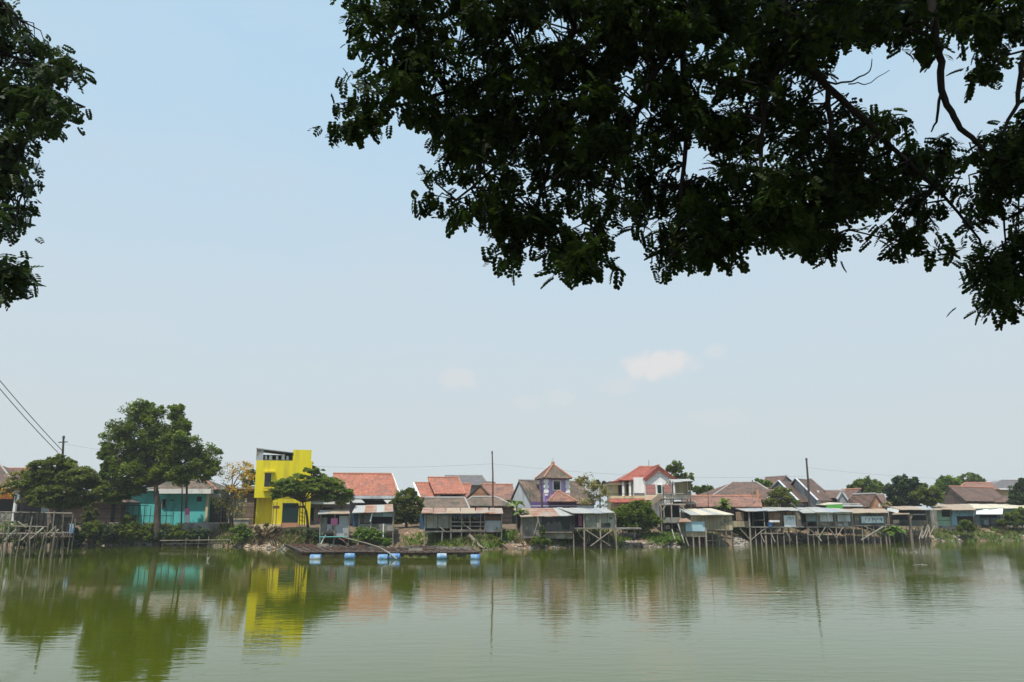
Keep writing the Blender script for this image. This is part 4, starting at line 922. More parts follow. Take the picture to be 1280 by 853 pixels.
t = hut('stilt_hut', 'open brown hut on many thin stilts with a white banner and blue bucket', 960, 88)
t.sheets('pale_sheet', [(932, 639, 86.8), (1000, 638.2, 86.8), (990, 634.2, 93), (913, 634.3, 93)], .1, ('pale_sheet', 'zinc_wall', 'tan_sheet'))
t.px('wall', M['brown_board'], 961, 978.5, 640, 657.5, 87.6, 87.7); t.px('wall', M['brown_board'], 979, 996, 640, 658, 87.6, 87.7); t.px('back_wall', M['interior_shade'], 918, 996, 637, 658, 92, 92.1); t.px('side_wall', M['tan_board'], 916, 936.5, 651.5, 659, 88.5, 88.6); t.px('side_panel', M['ply'], 920, 930, 640, 651, 89, 89.1)
bn = t.px('banner', M['banner_white'], 980, 994.5, 644.5, 658.5, 87.3, 87.34); scribble(t, bn, M['banner_ink'], 983, 993, 646, 651, 87.3, 6, 2, 11)
t.px('table', M['white_paint'], 962, 974.5, 650.5, 653, 87, 87.5); t.px('floor', M['grey_board'], 936, 998, 658.4, 659.8, 87, 92.2); t.px('railing', M['dark_wood'], 940, 956, 650, 651, 87.1, 87.15)
stilts(t, (937.3,), 639, 87.1, r=.1); stilts(t, (956,), 640, 87.2, r=.06); stilts(t, (944, 951, 957, 963.5, 971, 979), 659, 87.2, r=.06); stilts(t, (986, 995), 640, 87.4, r=.06); stilts(t, (925, 940, 955, 970, 985), 659, 91.5, r=.06)
t.stick((925, 661, 87.4), (937, 674, 87.2)); t.stick((939, 675, 87.1), (957, 660, 87.1)); t.stick((950, 667, 87.1), (980, 667, 87.1), .045); t.stick((951, 668, 87), (955.5, 678, 86.6)); t.stick((964, 667, 87), (969, 678, 86.6)); t.stick((980, 660, 87.1), (989, 676, 87))
bk = Thing('bucket', 'small bright blue bucket on the deck edge of the open brown hut', 'bucket', W(962.5, 658.4, 87)); c0 = W(962.5, 658.4, 87.05); bk.part('pail', MB().tube([c0, c0 + Vector((0, 0, .32))], [.2, .25], 10), M['blue_plastic']); bk.part('rim', MB().tube([c0 + Vector((0, 0, .3)), c0 + Vector((0, 0, .35))], [.27, .27], 10), M['blue_plastic'])

t = hut('stilt_hut', 'grey hut with two white shutters and a white roof on braced stilts', 1037, 91)
t.sheets('pale_sheet', [(1003, 641, 89.6), (1035, 640.6, 89.6), (1024, 634.5, 96), (990, 634.5, 96)], .1, ('pale_sheet', 'zinc_wall', 'tan_sheet')); t.sheets('pale_sheet', [(1035.3, 640.4, 89.7), (1066, 640.2, 89.7), (1050, 636, 96), (1024.3, 634.6, 96)], .1, ('pale_sheet', 'zinc_wall', 'tan_sheet'))
t.px('wall', M['grey_board'], 1021, 1066, 642.6, 658.4, 90.4, 90.5); t.px('fascia', M['white_paint'], 1021, 1065.5, 640.4, 643, 90.3, 90.4); t.px('blue_panel', M['blue_grey_board'], 1008, 1020.6, 640, 652, 90.3, 90.4); t.px('side_wall', M['grey_board'], 996, 1008, 641, 658, 91.6, 91.7); t.px('side_door', M['interior_shade'], 1002.5, 1007, 642, 653, 91.5, 91.6)
t.px('shutter', M['pale_grey_wall'], 1025, 1041, 643.4, 652.2, 90.2, 90.26); t.px('shutter', M['pale_grey_wall'], 1047, 1063, 643.8, 652.2, 90.2, 90.26); t.px('back_wall', M['grey_board'], 998, 1066, 639, 658, 95, 95.1); t.px('floor', M['grey_board'], 996, 1067, 658.4, 659.6, 90.1, 95.2)
stilts(t, (1009, 1022, 1045, 1066.5), 641, 90.2, r=.075); stilts(t, (1016, 1034, 1056), 658, 90.4, r=.06); stilts(t, (1000, 1018, 1040, 1062), 658, 94.6, r=.06)
for a_, b2 in ((1010, 1023), (1036, 1045)): t.stick((a_, 660, 90.1), (b2, 672, 90.1))
for a_, b2 in ((1032, 1023.5), (1054, 1046)): t.stick((a_, 659, 90), (b2, 672, 90))
t.stick((1023, 671, 90), (1027, 677, 89.6), .07, M['bleached_board']); t.stick((1009, 669, 90.1), (1046, 668.5, 90.1), .04)

t = hut('stilt_hut', 'small grey hut carrying a pale blue lettered sign over a diagonal brace', 1087, 92)
t.sheets('tan_sheet', [(1065, 641, 90.8), (1110, 641.2, 90.8), (1106, 636.3, 97), (1052, 636.2, 97)], .1, ('rusty_sheet', 'pale_sheet'))
t.px('wall', M['grey_board'], 1067, 1107, 641.6, 656.4, 91.5, 91.6); sg = t.px('sign', M['banner_blue'], 1076.3, 1105, 645.4, 654.2, 91.2, 91.26); t.px('sign_field', M['banner_white'], 1077.3, 1104, 646.2, 653.4, 91.18, 91.2)
scribble(t, sg, M['banner_ink'], 1079, 1103, 646.8, 652.6, 91.17, 11, 1, 5); t.px('floor', M['grey_board'], 1067, 1108, 656.4, 657.8, 91.3, 96); t.px('back_wall', M['grey_board'], 1068, 1107, 641, 656, 95.6, 95.7)
stilts(t, (1077.5, 1084, 1092, 1099.5), 657, 91.4, r=.065); stilts(t, (1106.8,), 641, 91.3, r=.08); stilts(t, (1070, 1088, 1105), 657, 95, r=.06); t.stick((1076.5, 675.5, 91.1), (1105, 658, 91.1), .09, M['bleached_board']); t.stick((1080, 658, 91.2), (1104, 668, 91.2), .045)

t = hut('stilt_hut', 'dark tumbledown shelter on a thick forked post, right of the lettered sign', 1140, 96)
t.sheets('tan_sheet', [(1126, 637.6, 94.6), (1163, 637.2, 94.6), (1155, 633, 101), (1110, 633.2, 101)], .1, ('rusty_sheet', 'pale_sheet')); t.slab('awning', M['tan_sheet'], [(1115, 643, 94), (1137, 642.3, 94), (1136, 640.4, 96), (1118, 641, 96)], .08); t.part('white_sheet', MB().prism([W(1108.5, 638.5, 94.4), W(1122.5, 641.6, 94.4), W(1124, 637.5, 94.4), W(1110, 635, 94.4)], (0, .06, 0)), M['white_paint'])
t.px('back_wall', M['interior_shade'], 1112, 1160, 637, 657, 99.6, 99.7); t.px('half_wall', M['grey_board'], 1139, 1160, 650.5, 657, 95.5, 95.6); t.px('half_wall', M['grey_board'], 1117, 1135, 650, 655, 96.5, 96.6); t.px('shelf', M['pale_grey_wall'], 1139, 1159, 642.5, 644, 95.4, 96); t.px('side_wall', M['grey_board'], 1160.5, 1172, 637.6, 661, 95.6, 95.7)
t.px('floor', M['grey_board'], 1116, 1161, 656.8, 658, 95.3, 100); stilts(t, (1138,), 642, 94.8, r=.16, m=M['pale_bark']); stilts(t, (1160,), 637, 95.2, r=.08); stilts(t, (1127, 1148, 1156), 657, 95.6, r=.07); stilts(t, (1120, 1140, 1158), 657, 99, r=.06)
t.stick((1133.5, 643, 94.8), (1138, 652, 94.8), .1, M['pale_bark']); t.stick((1141, 643, 94.8), (1138, 650, 94.8), .09, M['pale_bark'])
dr = Thing('driftwood_pile', 'heap of leaning broken poles under the tumbledown shelter', 'driftwood', W(1157, 672, 94.5))
for i in range(11):
    a_ = random.uniform(1146, 1163); dr.stick((a_, 671 + random.uniform(0, 3), 94.6 + random.uniform(-.5, .5)), (a_ + random.uniform(-6, 8), 656 + random.uniform(0, 7), 95 + random.uniform(-.3, .6)), .05, M['pole'], 'branch')

t = hut('green_hut', 'pale green hut joined to a blue wall painted with dark marks', 1195, 104)
t.sheets('tan_sheet', [(1167, 637, 102), (1219, 637.6, 102), (1212, 630.6, 110), (1160, 631, 110)], .1, ('rusty_sheet', 'pale_sheet'))
t.px('wall', M['pale_green'], 1172, 1190, 646.4, 659.5, 103, 103.1); t.px('upper_wall', M['pale_green'], 1172, 1177, 637, 646.4, 103, 103.1); t.px('window', M['interior_shade'], 1177, 1189, 638, 646.3, 103.3, 103.4); t.px('batten', M['grey_board'], 1173, 1189.5, 650.4, 651.2, 102.95, 103)
mu = t.px('mural_wall', M['sky_blue_paint'], 1190, 1218.5, 637.5, 645.5, 103, 103.1); scribble(t, mu, M['mural_ink'], 1195, 1217, 638.5, 644.5, 103, 8, 1, 9); t.px('side_panel', M['sky_blue_paint'], 1190, 1196.5, 645.6, 657, 103, 103.1); t.px('door', M['interior_shade'], 1196.5, 1217, 645.6, 657.6, 103.6, 103.7)
t.px('foundation', M['concrete'], 1172, 1219, 657.5, 662, 102.9, 108); t.px('back_wall', M['grey_board'], 1172, 1218, 636, 657, 108, 108.1); stilts(t, (1190, 1218.4), 637, 102.9, q1=662, r=.06)
t = hut('long_shed', 'long shed with a white roof and white awning at the right edge', 1250, 107)
t.sheets('cream_sheet', [(1217, 635.8, 104.5), (1300, 635, 106), (1300, 631, 114), (1200, 630.2, 112)], .1, ('cream_sheet', 'pale_sheet')); t.slab('awning', M['banner_white'], [(1220, 643, 103.6), (1253, 643, 103.6), (1254, 635.8, 105), (1221, 635.8, 105)], .06)
t.px('wall', M['blue_grey_board'], 1219, 1257, 643.5, 657, 105.6, 105.7); t.px('window', M['interior_shade'], 1226, 1246, 643.6, 647.5, 105.5, 105.6); t.px('wall', M['pale_green'], 1254, 1272, 636, 645, 106, 106.1); t.px('wall', M['interior_shade'], 1257, 1300, 637, 658, 107.5, 107.6); t.px('step', M['grey_wall'], 1220, 1300, 656, 660, 105.7, 112); stilts(t, (1220, 1256, 1272, 1290), 637, 105.3, q1=662, r=.06)
for i, p_ in enumerate((1230, 1238, 1249)): t.px('crate', M['grey_board'] if i else M['blue_grey_board'], p_, p_ + 6, 650, 656, 104.9, 105.5)

def patches(t, p0, p1, q0, q1, Y, n, mats):
    for _ in range(n):
        w_, h_ = random.uniform(2, 6), random.uniform(2, 5); a = random.uniform(p0, p1 - w_); c = random.uniform(q0, max(q0 + .1, q1 - h_)); k = random.random() * .02
        t.part('patch', MB().px(a, a + w_, c, min(q1, c + h_), Y - .03 - k, Y - .008 - k), M[random.choice(mats)])


HUTS = {o['label']: o for o in bpy.data.objects if o.get('group') == SG}


def again(key):
    o = next(v for k, v in HUTS.items() if key in k); t = Thing.__new__(Thing); t.o = o; t.loc = Vector(o.location); return t


MX = ('grey_board', 'bleached_board', 'tan_board', 'brown_board', 'zinc_wall', 'ply')
for key, a in (('small grey tin hut', (409, 435, 656, 672, 80.5, 3)), ('long bamboo hut', (531, 563, 644, 660, 79, 4)), ('long bamboo hut', (607, 626, 651, 665, 79, 3)), ('wrapped in dark netting', (653, 677, 647, 672, 80.2, 5)), ('wrapped in dark netting', (681, 716, 666, 673, 80.2, 4)),
               ('pale boarded hut', (731, 768, 643, 659, 79.4, 4)), ('tan boarded hut', (884, 914, 646, 662, 82, 4)), ('open brown hut', (962, 977, 641, 657, 87.6, 3)), ('white shutters', (1022, 1064, 652.5, 658, 90.4, 6)), ('white shutters', (997, 1007, 643, 658, 91.6, 2)),
               ('lettered sign', (1067, 1075, 642, 656, 91.5, 3)), ('tumbledown', (1140, 1159, 651, 657, 95.5, 3)), ('tumbledown', (1161, 1171, 638, 660, 95.6, 4)), ('white roof and white awning', (1220, 1256, 648, 656, 105.6, 5))):
    patches(again(key), *a, MX)
for key, p0, p1, q0, Y in (('pale boarded hut', 732, 768, 661, 81), ('tan boarded hut', 864, 914, 665, 84), ('open brown hut', 940, 996, 660, 89), ('white shutters', 1000, 1064, 660, 92), ('lettered sign', 1070, 1106, 658, 93), ('tumbledown', 1118, 1160, 658, 97), ('netting', 650, 716, 666, 81.5), ('long bamboo', 532, 626, 666, 80.5)):
    t = again(key)
    for _ in range(5):
        a = random.uniform(p0, p1); t.stick((a, q0 + random.uniform(0, 3), Y), (a + random.uniform(-7, 7), random.uniform(673, 682) - (Y - 80) * .4, Y + random.uniform(-1, .5)), random.uniform(.025, .045), M['pole'], 'prop')
# bamboo jetty at the left edge
t = Thing('bamboo_jetty', 'rickety bamboo jetty with many crooked posts at the left edge', 'jetty', W(40, 694, 64))
JP = [(-8, 640, 66), (2, 655, 64), (4.5, 664, 63), (8, 650, 66), (13, 662, 64), (17, 640, 67), (20, 668, 63.5), (25, 662, 66), (30.5, 646, 64), (33, 664, 66), (37, 670, 63), (40, 656, 66), (44, 664, 65), (49, 668, 63), (54.5, 650, 64), (58, 666, 66), (62.5, 639, 66), (64, 660, 63), (69, 668, 65), (76, 642, 66), (78, 664, 64), (84, 643, 65), (88.5, 648, 66.5)]
for p_, a_, Y_ in JP: t.post(p_, a_, 697 if Y_ < 64.6 else 693, Y_, random.uniform(.04, .065), M['bamboo'], 'post', random.uniform(-.22, .25))
for a_, b2 in (((-20, 667.5, 64.5), (55, 667, 64.5)), ((50, 667, 64.5), (92, 666, 66)), ((-20, 652, 66), (20, 652, 66)), ((-20, 640, 67), (90, 642, 66)), ((15, 658, 66), (60, 659, 66)), ((-20, 674, 64), (90, 671, 65))): t.stick(a_, b2, .06, M['bamboo'], 'rail')
dk = MB()
for i in range(34):
    p_ = -18 + i * 3.2; dk.bar(W(p_, 671.5 + random.uniform(-1, 1), 63.5), W(p_ + random.uniform(-1.5, 2.5), 667.5 + random.uniform(-1, .5), 66.8), random.uniform(.15, .3), .05)
t.part('deck', dk, M['raft_wood'])
for a_, b2 in (((5, 676, 63), (20, 662, 64)), ((38, 674, 63.4), (50, 664, 64)), ((57, 670, 63.4), (70, 658, 64)), ((64, 671, 63.2), (73, 662, 64)), ((22, 652, 66), (33, 660, 66)), ((45, 668, 64), (54, 660, 65)), ((0, 652, 66), (8, 642, 66)), ((26, 676, 63), (36, 667, 64))): t.stick(a_, b2, .055, M['bleached_board'] if random.random() < .5 else M['bamboo'])
for i, (p0, p1, q0, q1) in enumerate(((17, 34, 641, 652), (34.6, 44, 641, 660), (44.4, 58, 640.5, 659), (64, 76, 642, 663), (77, 91.5, 647, 668))):
    nt = Thing('fishing_net', ['short dark net bunched over the rail, leftmost on the jetty', 'narrow dark net hung second from the left on the jetty rail', 'widest long dark net hung in the middle of the jetty rail', 'dark net hung between two pale posts of the jetty', 'black sheet hung at the right end of the jetty'][i], 'net', W((p0 + p1) / 2, q0, 66.2), 'dark nets hung along the jetty')
    mb = MB(); n_ = 7; 
    vs_ = [W(p0 + (p1 - p0) * u / n_, q0 + (q1 - q0) * v / 4 + (math.sin(u * 1.3 + i) * .9 if v in (0, 4) else 0), 66.25 + .12 * math.sin(u * 2.1 + v)) for v in range(5) for u in range(n_ + 1)]
    back = [v + Vector((0, .06, 0)) for v in vs_]; N = len(vs_)
    fs_ = [(v * (n_ + 1) + u, v * (n_ + 1) + u + 1, (v + 1) * (n_ + 1) + u + 1, (v + 1) * (n_ + 1) + u) for v in range(4) for u in range(n_)]
    mb.add(vs_ + back, fs_ + [tuple(N + k for k in f_[::-1]) for f_ in fs_]); nt.part('cloth', mb, M['dark_cloth'], smooth=True); nt.stick((p0, q0, 66.3), (p1, q0, 66.3), .02, M['cable'], 'cord')
ss = Thing('sheet', 'pale blue and white sheet hung on the last post of the jetty', 'sheet', W(89, 655, 65.8)); ss.px('cloth', M['pale_blue_plastic'], 86.8, 91.6, 655.5, 667, 65.75, 65.8); ss.stick((86, 655.3, 65.8), (92.4, 655.3, 65.8), .03, M['bamboo'], 'rod')

# ------------------------------------------------------------------ floating cage raft
def deckpt(px_, py_): return onwater(px_, py_, .42)


t = Thing('floating_cage', 'wide low fish cage raft of dark timber floating on blue drums', 'raft', onwater(480, 693, 0))
fA, fB, bC, bD = deckpt(378, 691.5), deckpt(599, 691.5), deckpt(588, 688), deckpt(357, 681.5)


def rp(u, v): return (fA.lerp(fB, u)).lerp(bD.lerp(bC, u), v)


for i in range(9):
    v = i / 8; a, b_ = rp(0, v), rp(1, v); j = Vector((0, 0, .02 * (i % 2)))
    t.part('beam', MB().tube([a + j, a.lerp(b_, .5) + j + Vector((0, 0, random.uniform(-.04, .05))), b_ + j], .06), M['raft_wood'])
for i in range(23):
    u = i / 22; a, b_ = rp(u, -.02), rp(u, 1.02); t.part('cross_beam', MB().tube([a + Vector((0, 0, .11)), b_ + Vector((random.uniform(-.2, .2), 0, .11))], random.uniform(.045, .07)), M['raft_wood'])
for i in range(26):
    u, v = random.uniform(0, .95), random.uniform(0, .95); a = rp(u, v) + Vector((0, 0, .19)); b_ = rp(min(1, u + random.uniform(.02, .16)), min(1, max(0, v + random.uniform(-.2, .25)))) + Vector((0, 0, .19 + random.uniform(0, .08)))
    t.part('plank', MB().bar(a, b_, random.uniform(.1, .26), .04), random.choice((M['raft_wood'], M['raft_wood'], M['pole'], M['grey_board'], M['rust_red'])))
for q0, q1 in ((rp(0, 0), rp(1, 0)), (rp(0, 0), rp(0, 1))):
    nm = MB(); n_ = 40
    for i in range(n_):
        a = q0.lerp(q1, i / n_); b_ = q0.lerp(q1, (i + 1) / n_); lo = random.uniform(.1, .32)
        nm.add([a + Vector((0, 0, .02)), b_ + Vector((0, 0, .02)), Vector((b_.x, b_.y + .04, lo)), Vector((a.x, a.y + .04, lo + random.uniform(-.04, .04)))], [(0, 1, 2, 3)])
    t.part('side_net', nm, M['raft_wood'])
    t.part('rim_beam', MB().tube([q0 + Vector((0, -.06, .05)), q0.lerp(q1, .3) + Vector((0, -.06, .1)), q0.lerp(q1, .6) + Vector((0, -.06, .03)), q1 + Vector((0, -.06, .07))], .075), M['raft_wood'])
for i, (p0, p1, mm_) in enumerate(((384, 399, 'pale_blue_plastic'), (427.5, 441.5, 'pale_blue_plastic'), (469.5, 483.5, 'pale_blue_plastic'), (484.5, 499, 'blue_plastic'), (544.5, 558, 'pale_blue_plastic'), (587, 600, 'blue_plastic'))):
    a = onwater(p0, 697.5, .13); b_ = onwater(p1, 697.5, .13); b_.y = a.y = rp(.5, 0).y - .36; k = (b_ - a).normalized(); mb = MB(); r_ = .26; a = a + k * .04; dz_ = Vector((0, random.uniform(-.12, .08), random.uniform(-.06, .04))); a = a + dz_; b_ = b_ + dz_ - k * .04
    L_ = (b_ - a).length; st = [0, .02, .06, .3, .33, .36, .64, .67, .7, .94, .98, 1]; rd = [.8, .95, 1, 1, 1.06, 1, 1, 1.06, 1, 1, .95, .8]
    d = t.part('float_drum', MB().tube([a + k * L_ * s_ for s_ in st], [r_ * q_ for q_ in rd], 16), M[mm_], smooth=True)
    t.part('end_cap', MB().tube([b_ - k * .02, b_ + k * .03], r_ * .35, 10), M[mm_], sub=d)
for lab, a, b_, m_ in (('long pale bamboo pole reaching from the tin hut down onto the raft', (429, 672, 72), (492, 690, 63.5), 'bamboo'), ('white stick hanging over the front edge of the raft near the drums', (477, 686, 62.5), (496, 699, 60.4), 'bleached_board'), ('rusty board leaning from the tin hut onto the raft', (424, 673, 74), (436, 682, 71), 'rust_red'), ('short pale stick propped at the left corner of the tin hut', (399.5, 684, 72), (407, 669, 74), 'bleached_board')):
    o = Thing('pole', lab, 'pole', W(*a)); o.part('shaft', MB().tube([W(*a), W(*a).lerp(W(*b_), .5) + Vector((0, 0, .06)), W(*b_)], [.06, .055, .05]), M[m_])

# ------------------------------------------------------------------ poles and wires
def upole(label, top, base, Y, r, m, arm=False, name='utility_pole'):
    b = W(base[0], base[1], Y); b.z = gz(b.x, Y) - .1; tp = W(top[0], top[1], Y); t = Thing(name, label, 'pole', b, 'poles rising above the roofs')
    t.part('shaft', MB().tube([b, b.lerp(tp, .35), b.lerp(tp, .7) + Vector((.04, 0, 0)), tp], [r * 1.3, r * 1.1, r * .9, r * .7], 8), m)
    if arm: t.part('crossarm', MB().bar(tp + Vector((-.45, 0, -.5)), tp + Vector((.45, 0, -.45)), .09), m)
    t.part('cap', MB().tube([tp + Vector((0, 0, -.1)), tp + Vector((0, 0, .16))], [r, r * .8], 8), M['iron']); return tp


p1 = upole('dark leaning pole top above the olive tree where the thick cables meet', (79.5, 547), (76, 650), 79, .13, M['dark_wood'], True)
p2 = upole('tall rusty pole standing above the bamboo hut at the centre', (615.2, 566), (616.5, 650), 86, .1, M['rust_red'])
p3 = upole('short dark pole with a clump on top beside the violet house', (676.5, 600), (678, 650), 87, .11, M['dark_wood'], True)
p4 = upole('tall dark pole leaning left above the white shuttered hut', (1008, 574.5), (1012.5, 650), 97, .14, M['dark_wood'])
p5 = upole('thin grey pole in front of the brown hipped roof', (940.5, 602), (940, 650), 92, .06, M['pole'])
p6 = upole('dark pole with painted foot before the turquoise house', (233.5, 594), (234, 655), 86.6, .13, M['dark_wood'], True); p7 = upole('thinner pole left of the painted pole before the turquoise house', (227.5, 598), (228.5, 655), 86.8, .07, M['iron'])
p8 = upole('thin dark rod standing behind the scaffold roof', (884.5, 607), (884.5, 640), 90, .04, M['iron'])
pb = Thing('wrap', 'pink and white cloth wrapped round the dark pole by the turquoise house', 'cloth', W(233.8, 652, 86.3)); pb.px('band', M['pink_cloth'], 231, 236.4, 635.5, 643.5, 86.25, 86.45); pb.px('lower_band', M['banner_white'], 231, 236.2, 643.6, 653.5, 86.26, 86.44)


def wire(label, a, b, sag, r=.02):
    a, b = Vector(a), Vector(b); n_ = 24; t = Thing('cable', label, 'cable', a, 'overhead cables')
    t.part('strand', MB().tube([a.lerp(b, i / n_) - Vector((0, 0, 4 * sag * (i / n_) * (1 - i / n_))) for i in range(n_ + 1)], r, 5), M['cable'])


wire('upper of the two thick cables running in from the left', W(-60, 402, 62), p1 + Vector((.1, 0, -1.4)), .25, .035); wire('lower of the two thick cables running in from the left', W(-60, 412, 62), p1 + Vector((-.4, 0, -1.5)), .3, .035)
wire('thin cable from the rusty pole to the yellow building', W(385, 583, 88), p2 + Vector((0, 0, -1.2)), .25, .008); wire('thin cable from the rusty pole to the tall leaning pole', p2 + Vector((0, 0, -1.2)), p4 + Vector((0, 0, -2)), .7, .008)
wire('thin cable from the tall leaning pole out past the right edge', p4 + Vector((0, 0, -1)), W(1330, 600, 110), .6, .008); wire('thin cable from the leaning pole behind the olive tree to the yellow building', p1 + Vector((0, 0, -.6)), W(318, 578, 88), .5, .007)

# ------------------------------------------------------------------ trees on the far bank
tree('olive_tree', 'broad olive green tree with layered crown behind the bamboo jetty', 'tree', (70, 655), 78,
     [(66, 590, 34, 18), (48, 602, 26, 16, 1), (92, 598, 30, 18), (75, 615, 36, 16), (112, 612, 20, 16), (55, 625, 20, 10, -1), (88, 628, 20, 8), (70, 580, 22, 12)], 'olive_leaf', 170, 38, .155, [(72, 635), (70, 615)], .25, flatten=.4)
tree('flowering_tree', 'thin yellow flowering tree left of the broad olive tree', 'tree', (27, 652), 80, [(24, 600, 14, 16), (12, 606, 12, 10), (36, 592, 12, 14), (26, 618, 13, 14), (6, 612, 8, 6)], 'yellow_leaf', 26, 14, .16, [(27, 632), (26, 612)], .14, flowers=('flower_yellow', 14, .13, None))
tree('big_tree', 'tallest tree on the far bank with a lush uneven crown', 'tree', (198, 658), 84,
     [(172, 528, 30, 24), (150, 545, 24, 24, 1), (205, 535, 30, 24, 1), (182, 512, 24, 12), (228, 560, 26, 22, -1), (252, 566, 24, 22), (215, 575, 26, 22, -1), (262, 582, 16, 16), (240, 592, 26, 12), (148, 575, 22, 22), (170, 565, 26, 26, 1), (135, 565, 12, 10), (130, 608, 24, 20, 1), (160, 605, 24, 20), (178, 592, 20, 18), (145, 620, 22, 10), (205, 588, 18, 16, -1), (192, 566, 22, 20), (225, 592, 18, 14, -1), (230, 532, 15, 15, 1), (220, 515, 14, 10, 1), (134, 588, 12, 12), (190, 545, 36, 30), (165, 585, 28, 22)],
     'tree_leaf', 125, 32, .15, [(197, 630), (195, 606)], .36, flatten=.7, shell=.25)
tree('flowering_tree', 'bare twiggy tree with golden blossom left of the yellow building', 'tree', (290, 655), 85.5, [(290, 592, 18, 18), (276, 604, 18, 18), (300, 602, 16, 16), (284, 622, 20, 16), (298, 628, 16, 14), (305, 588, 10, 12), (275, 632, 10, 14), (294, 640, 14, 12)], 'yellow_leaf', 15, 20, .11, [(289, 630), (289, 612)], .16, flowers=('flower_yellow', 75, .14, lambda c: c[0] > Xp(284, 85.5) and c[2] > Zp(622, 85.5)))
tree('tree', 'hazy green tree top between the flowering tree and the yellow building', 'tree', (310, 640), 104, [(311, 595, 10, 14), (314, 606, 10, 10)], 'tree_leaf', 40, 14, .22, [(311, 620)], .15)
tree('umbrella_tree', 'spreading umbrella shaped tree in front of the yellow building', 'tree', (386, 660), 82.5,
     [(352, 615, 16, 8, -1), (366, 604, 20, 10), (350, 606, 12, 7), (385, 598, 24, 9), (405, 604, 24, 11), (422, 614, 18, 12), (388, 612, 26, 9, -1), (428, 624, 10, 8), (410, 620, 20, 9), (372, 618, 16, 6), (392, 588, 16, 4), (360, 610, 18, 8), (395, 606, 24, 10), (415, 606, 18, 8), (434, 618, 8, 8), (376, 610, 26, 8, -1), (345, 620, 10, 5, -1), (400, 600, 28, 8, 1)], 'feather_leaf', 100, 30, .12, [(383, 640), (378, 628)], .13, flatten=.3, shell=.3)
tree('tree', 'tip of a far tree peeping over the umbrella tree', 'tree', (388, 640), 100, [(388, 582, 6, 5)], 'tree_leaf', 30, 10, .18, [(388, 600)], .1)
tree('round_tree', 'small round dense tree between the two orange roofed houses', 'tree', (508, 660), 87, [(508, 622, 13, 10), (499, 631, 11, 11), (513, 616, 8, 6), (518, 630, 11, 12), (510, 638, 14, 10), (500, 646, 9, 8), (518, 648, 8, 7)], 'olive_leaf', 85, 30, .14, [(508, 648)], .13)
tree('yellow_tree', 'sparse yellowing tree with thin pale trunks right of the violet house', 'tree', (742, 648), 89, [(734, 604, 16, 10), (745, 614, 16, 12), (752, 622, 12, 12), (735, 622, 14, 10), (728, 600, 10, 6)], 'yellow_leaf', 22, 22, .13, [(742, 632)], .09, 'pale_bark')
tree('tree', 'dark tree crown behind the sparse yellowing tree', 'tree', (750, 640), 108, [(748, 607, 9, 7), (756, 612, 8, 8)], 'dark_leaf', 50, 16, .2, [(750, 620)], .12)
tree('bushy_tree', 'low bushy green tree hanging over the bank below the white house', 'tree', (798, 672), 84.5, [(795, 640, 24, 11), (780, 646, 16, 12), (812, 648, 14, 12), (798, 654, 20, 10), (785, 655, 14, 9), (800, 632, 14, 6)], 'tree_leaf', 85, 34, .18, [(797, 660)], .14)
tree('slender_tree', 'slender tree with open clumps rising behind the scaffold tower', 'tree', (852, 640), 108, [(843, 584, 10, 8), (848, 592, 11, 9), (860, 598, 8, 8), (858, 610, 8, 8), (838, 586, 6, 5), (852, 604, 9, 8)], 'tree_leaf', 42, 18, .2, [(852, 618)], .14)
tree('tree', 'round tree behind the scaffold roof and left of the brown hipped roof', 'tree', (882, 640), 118, [(884, 613, 11, 7), (876, 614, 7, 5), (891, 616, 6, 5), (870, 612, 5, 4)], 'tree_leaf', 50, 22, .2, [(884, 625)], .14)
tree('tree', 'bright tree crown behind the highest brown roof', 'tree', (955, 640), 106, [(952, 604, 9, 5), (962, 608, 8, 6), (948, 602, 6, 4)], 'bright_leaf', 50, 16, .18, [(955, 618)], .12)
tree('flowering_shrub', 'large shrub with dusty pink blossom between the brown roofs', 'shrub', (976, 648), 93.5, [(975, 622, 17, 9), (964, 630, 12, 9), (988, 630, 11, 9), (978, 615, 12, 6), (974, 636, 16, 7)], 'olive_leaf', 55, 24, .15, [(976, 640)], .09, flowers=('flower_pink', 70, .13, None), crown='foliage')
RT = 'row of trees behind the right hand huts'
tree('round_tree', 'grey green round tree, leftmost of the tree row on the right', 'tree', (1084, 645), 128, [(1082, 606, 18, 8), (1070, 610, 12, 7), (1096, 610, 13, 7), (1082, 615, 22, 7)], 'tree_leaf', 60, 30, .24, [(1083, 625)], .2, group=RT)
tree('round_tree', 'dense dark round tree behind the tumbledown shelter', 'tree', (1132, 650), 112, [(1131, 604, 18, 9), (1120, 612, 14, 10), (1145, 612, 13, 10), (1130, 620, 22, 11), (1138, 628, 18, 8), (1118, 626, 12, 9)], 'dark_leaf', 75, 32, .23, [(1131, 632)], .24, group=RT)
tree('round_tree', 'lighter loose tree with a visible forked trunk right of the dense dark one', 'tree', (1160, 648), 105, [(1160, 613, 13, 8), (1152, 620, 11, 8), (1169, 620, 11, 8), (1160, 626, 14, 6)], 'olive_leaf', 50, 24, .19, [(1159, 634)], .1, group=RT)
tree('round_tree', 'bright topped tree behind the dark gable of the broad brown roof', 'tree', (1186, 645), 130, [(1184, 602, 12, 7), (1176, 610, 10, 9), (1194, 605, 8, 6), (1180, 618, 13, 9)], 'bright_leaf', 50, 26, .24, [(1184, 625)], .2, group=RT)
tree('round_tree', 'pale hazy far tree above the broad brown roof', 'tree', (1212, 640), 190, [(1210, 599, 16, 7), (1200, 603, 10, 6), (1222, 603, 9, 6), (1212, 606, 16, 5)], 'tree_leaf', 60, 30, .34, [(1212, 615)], .3, group=RT)
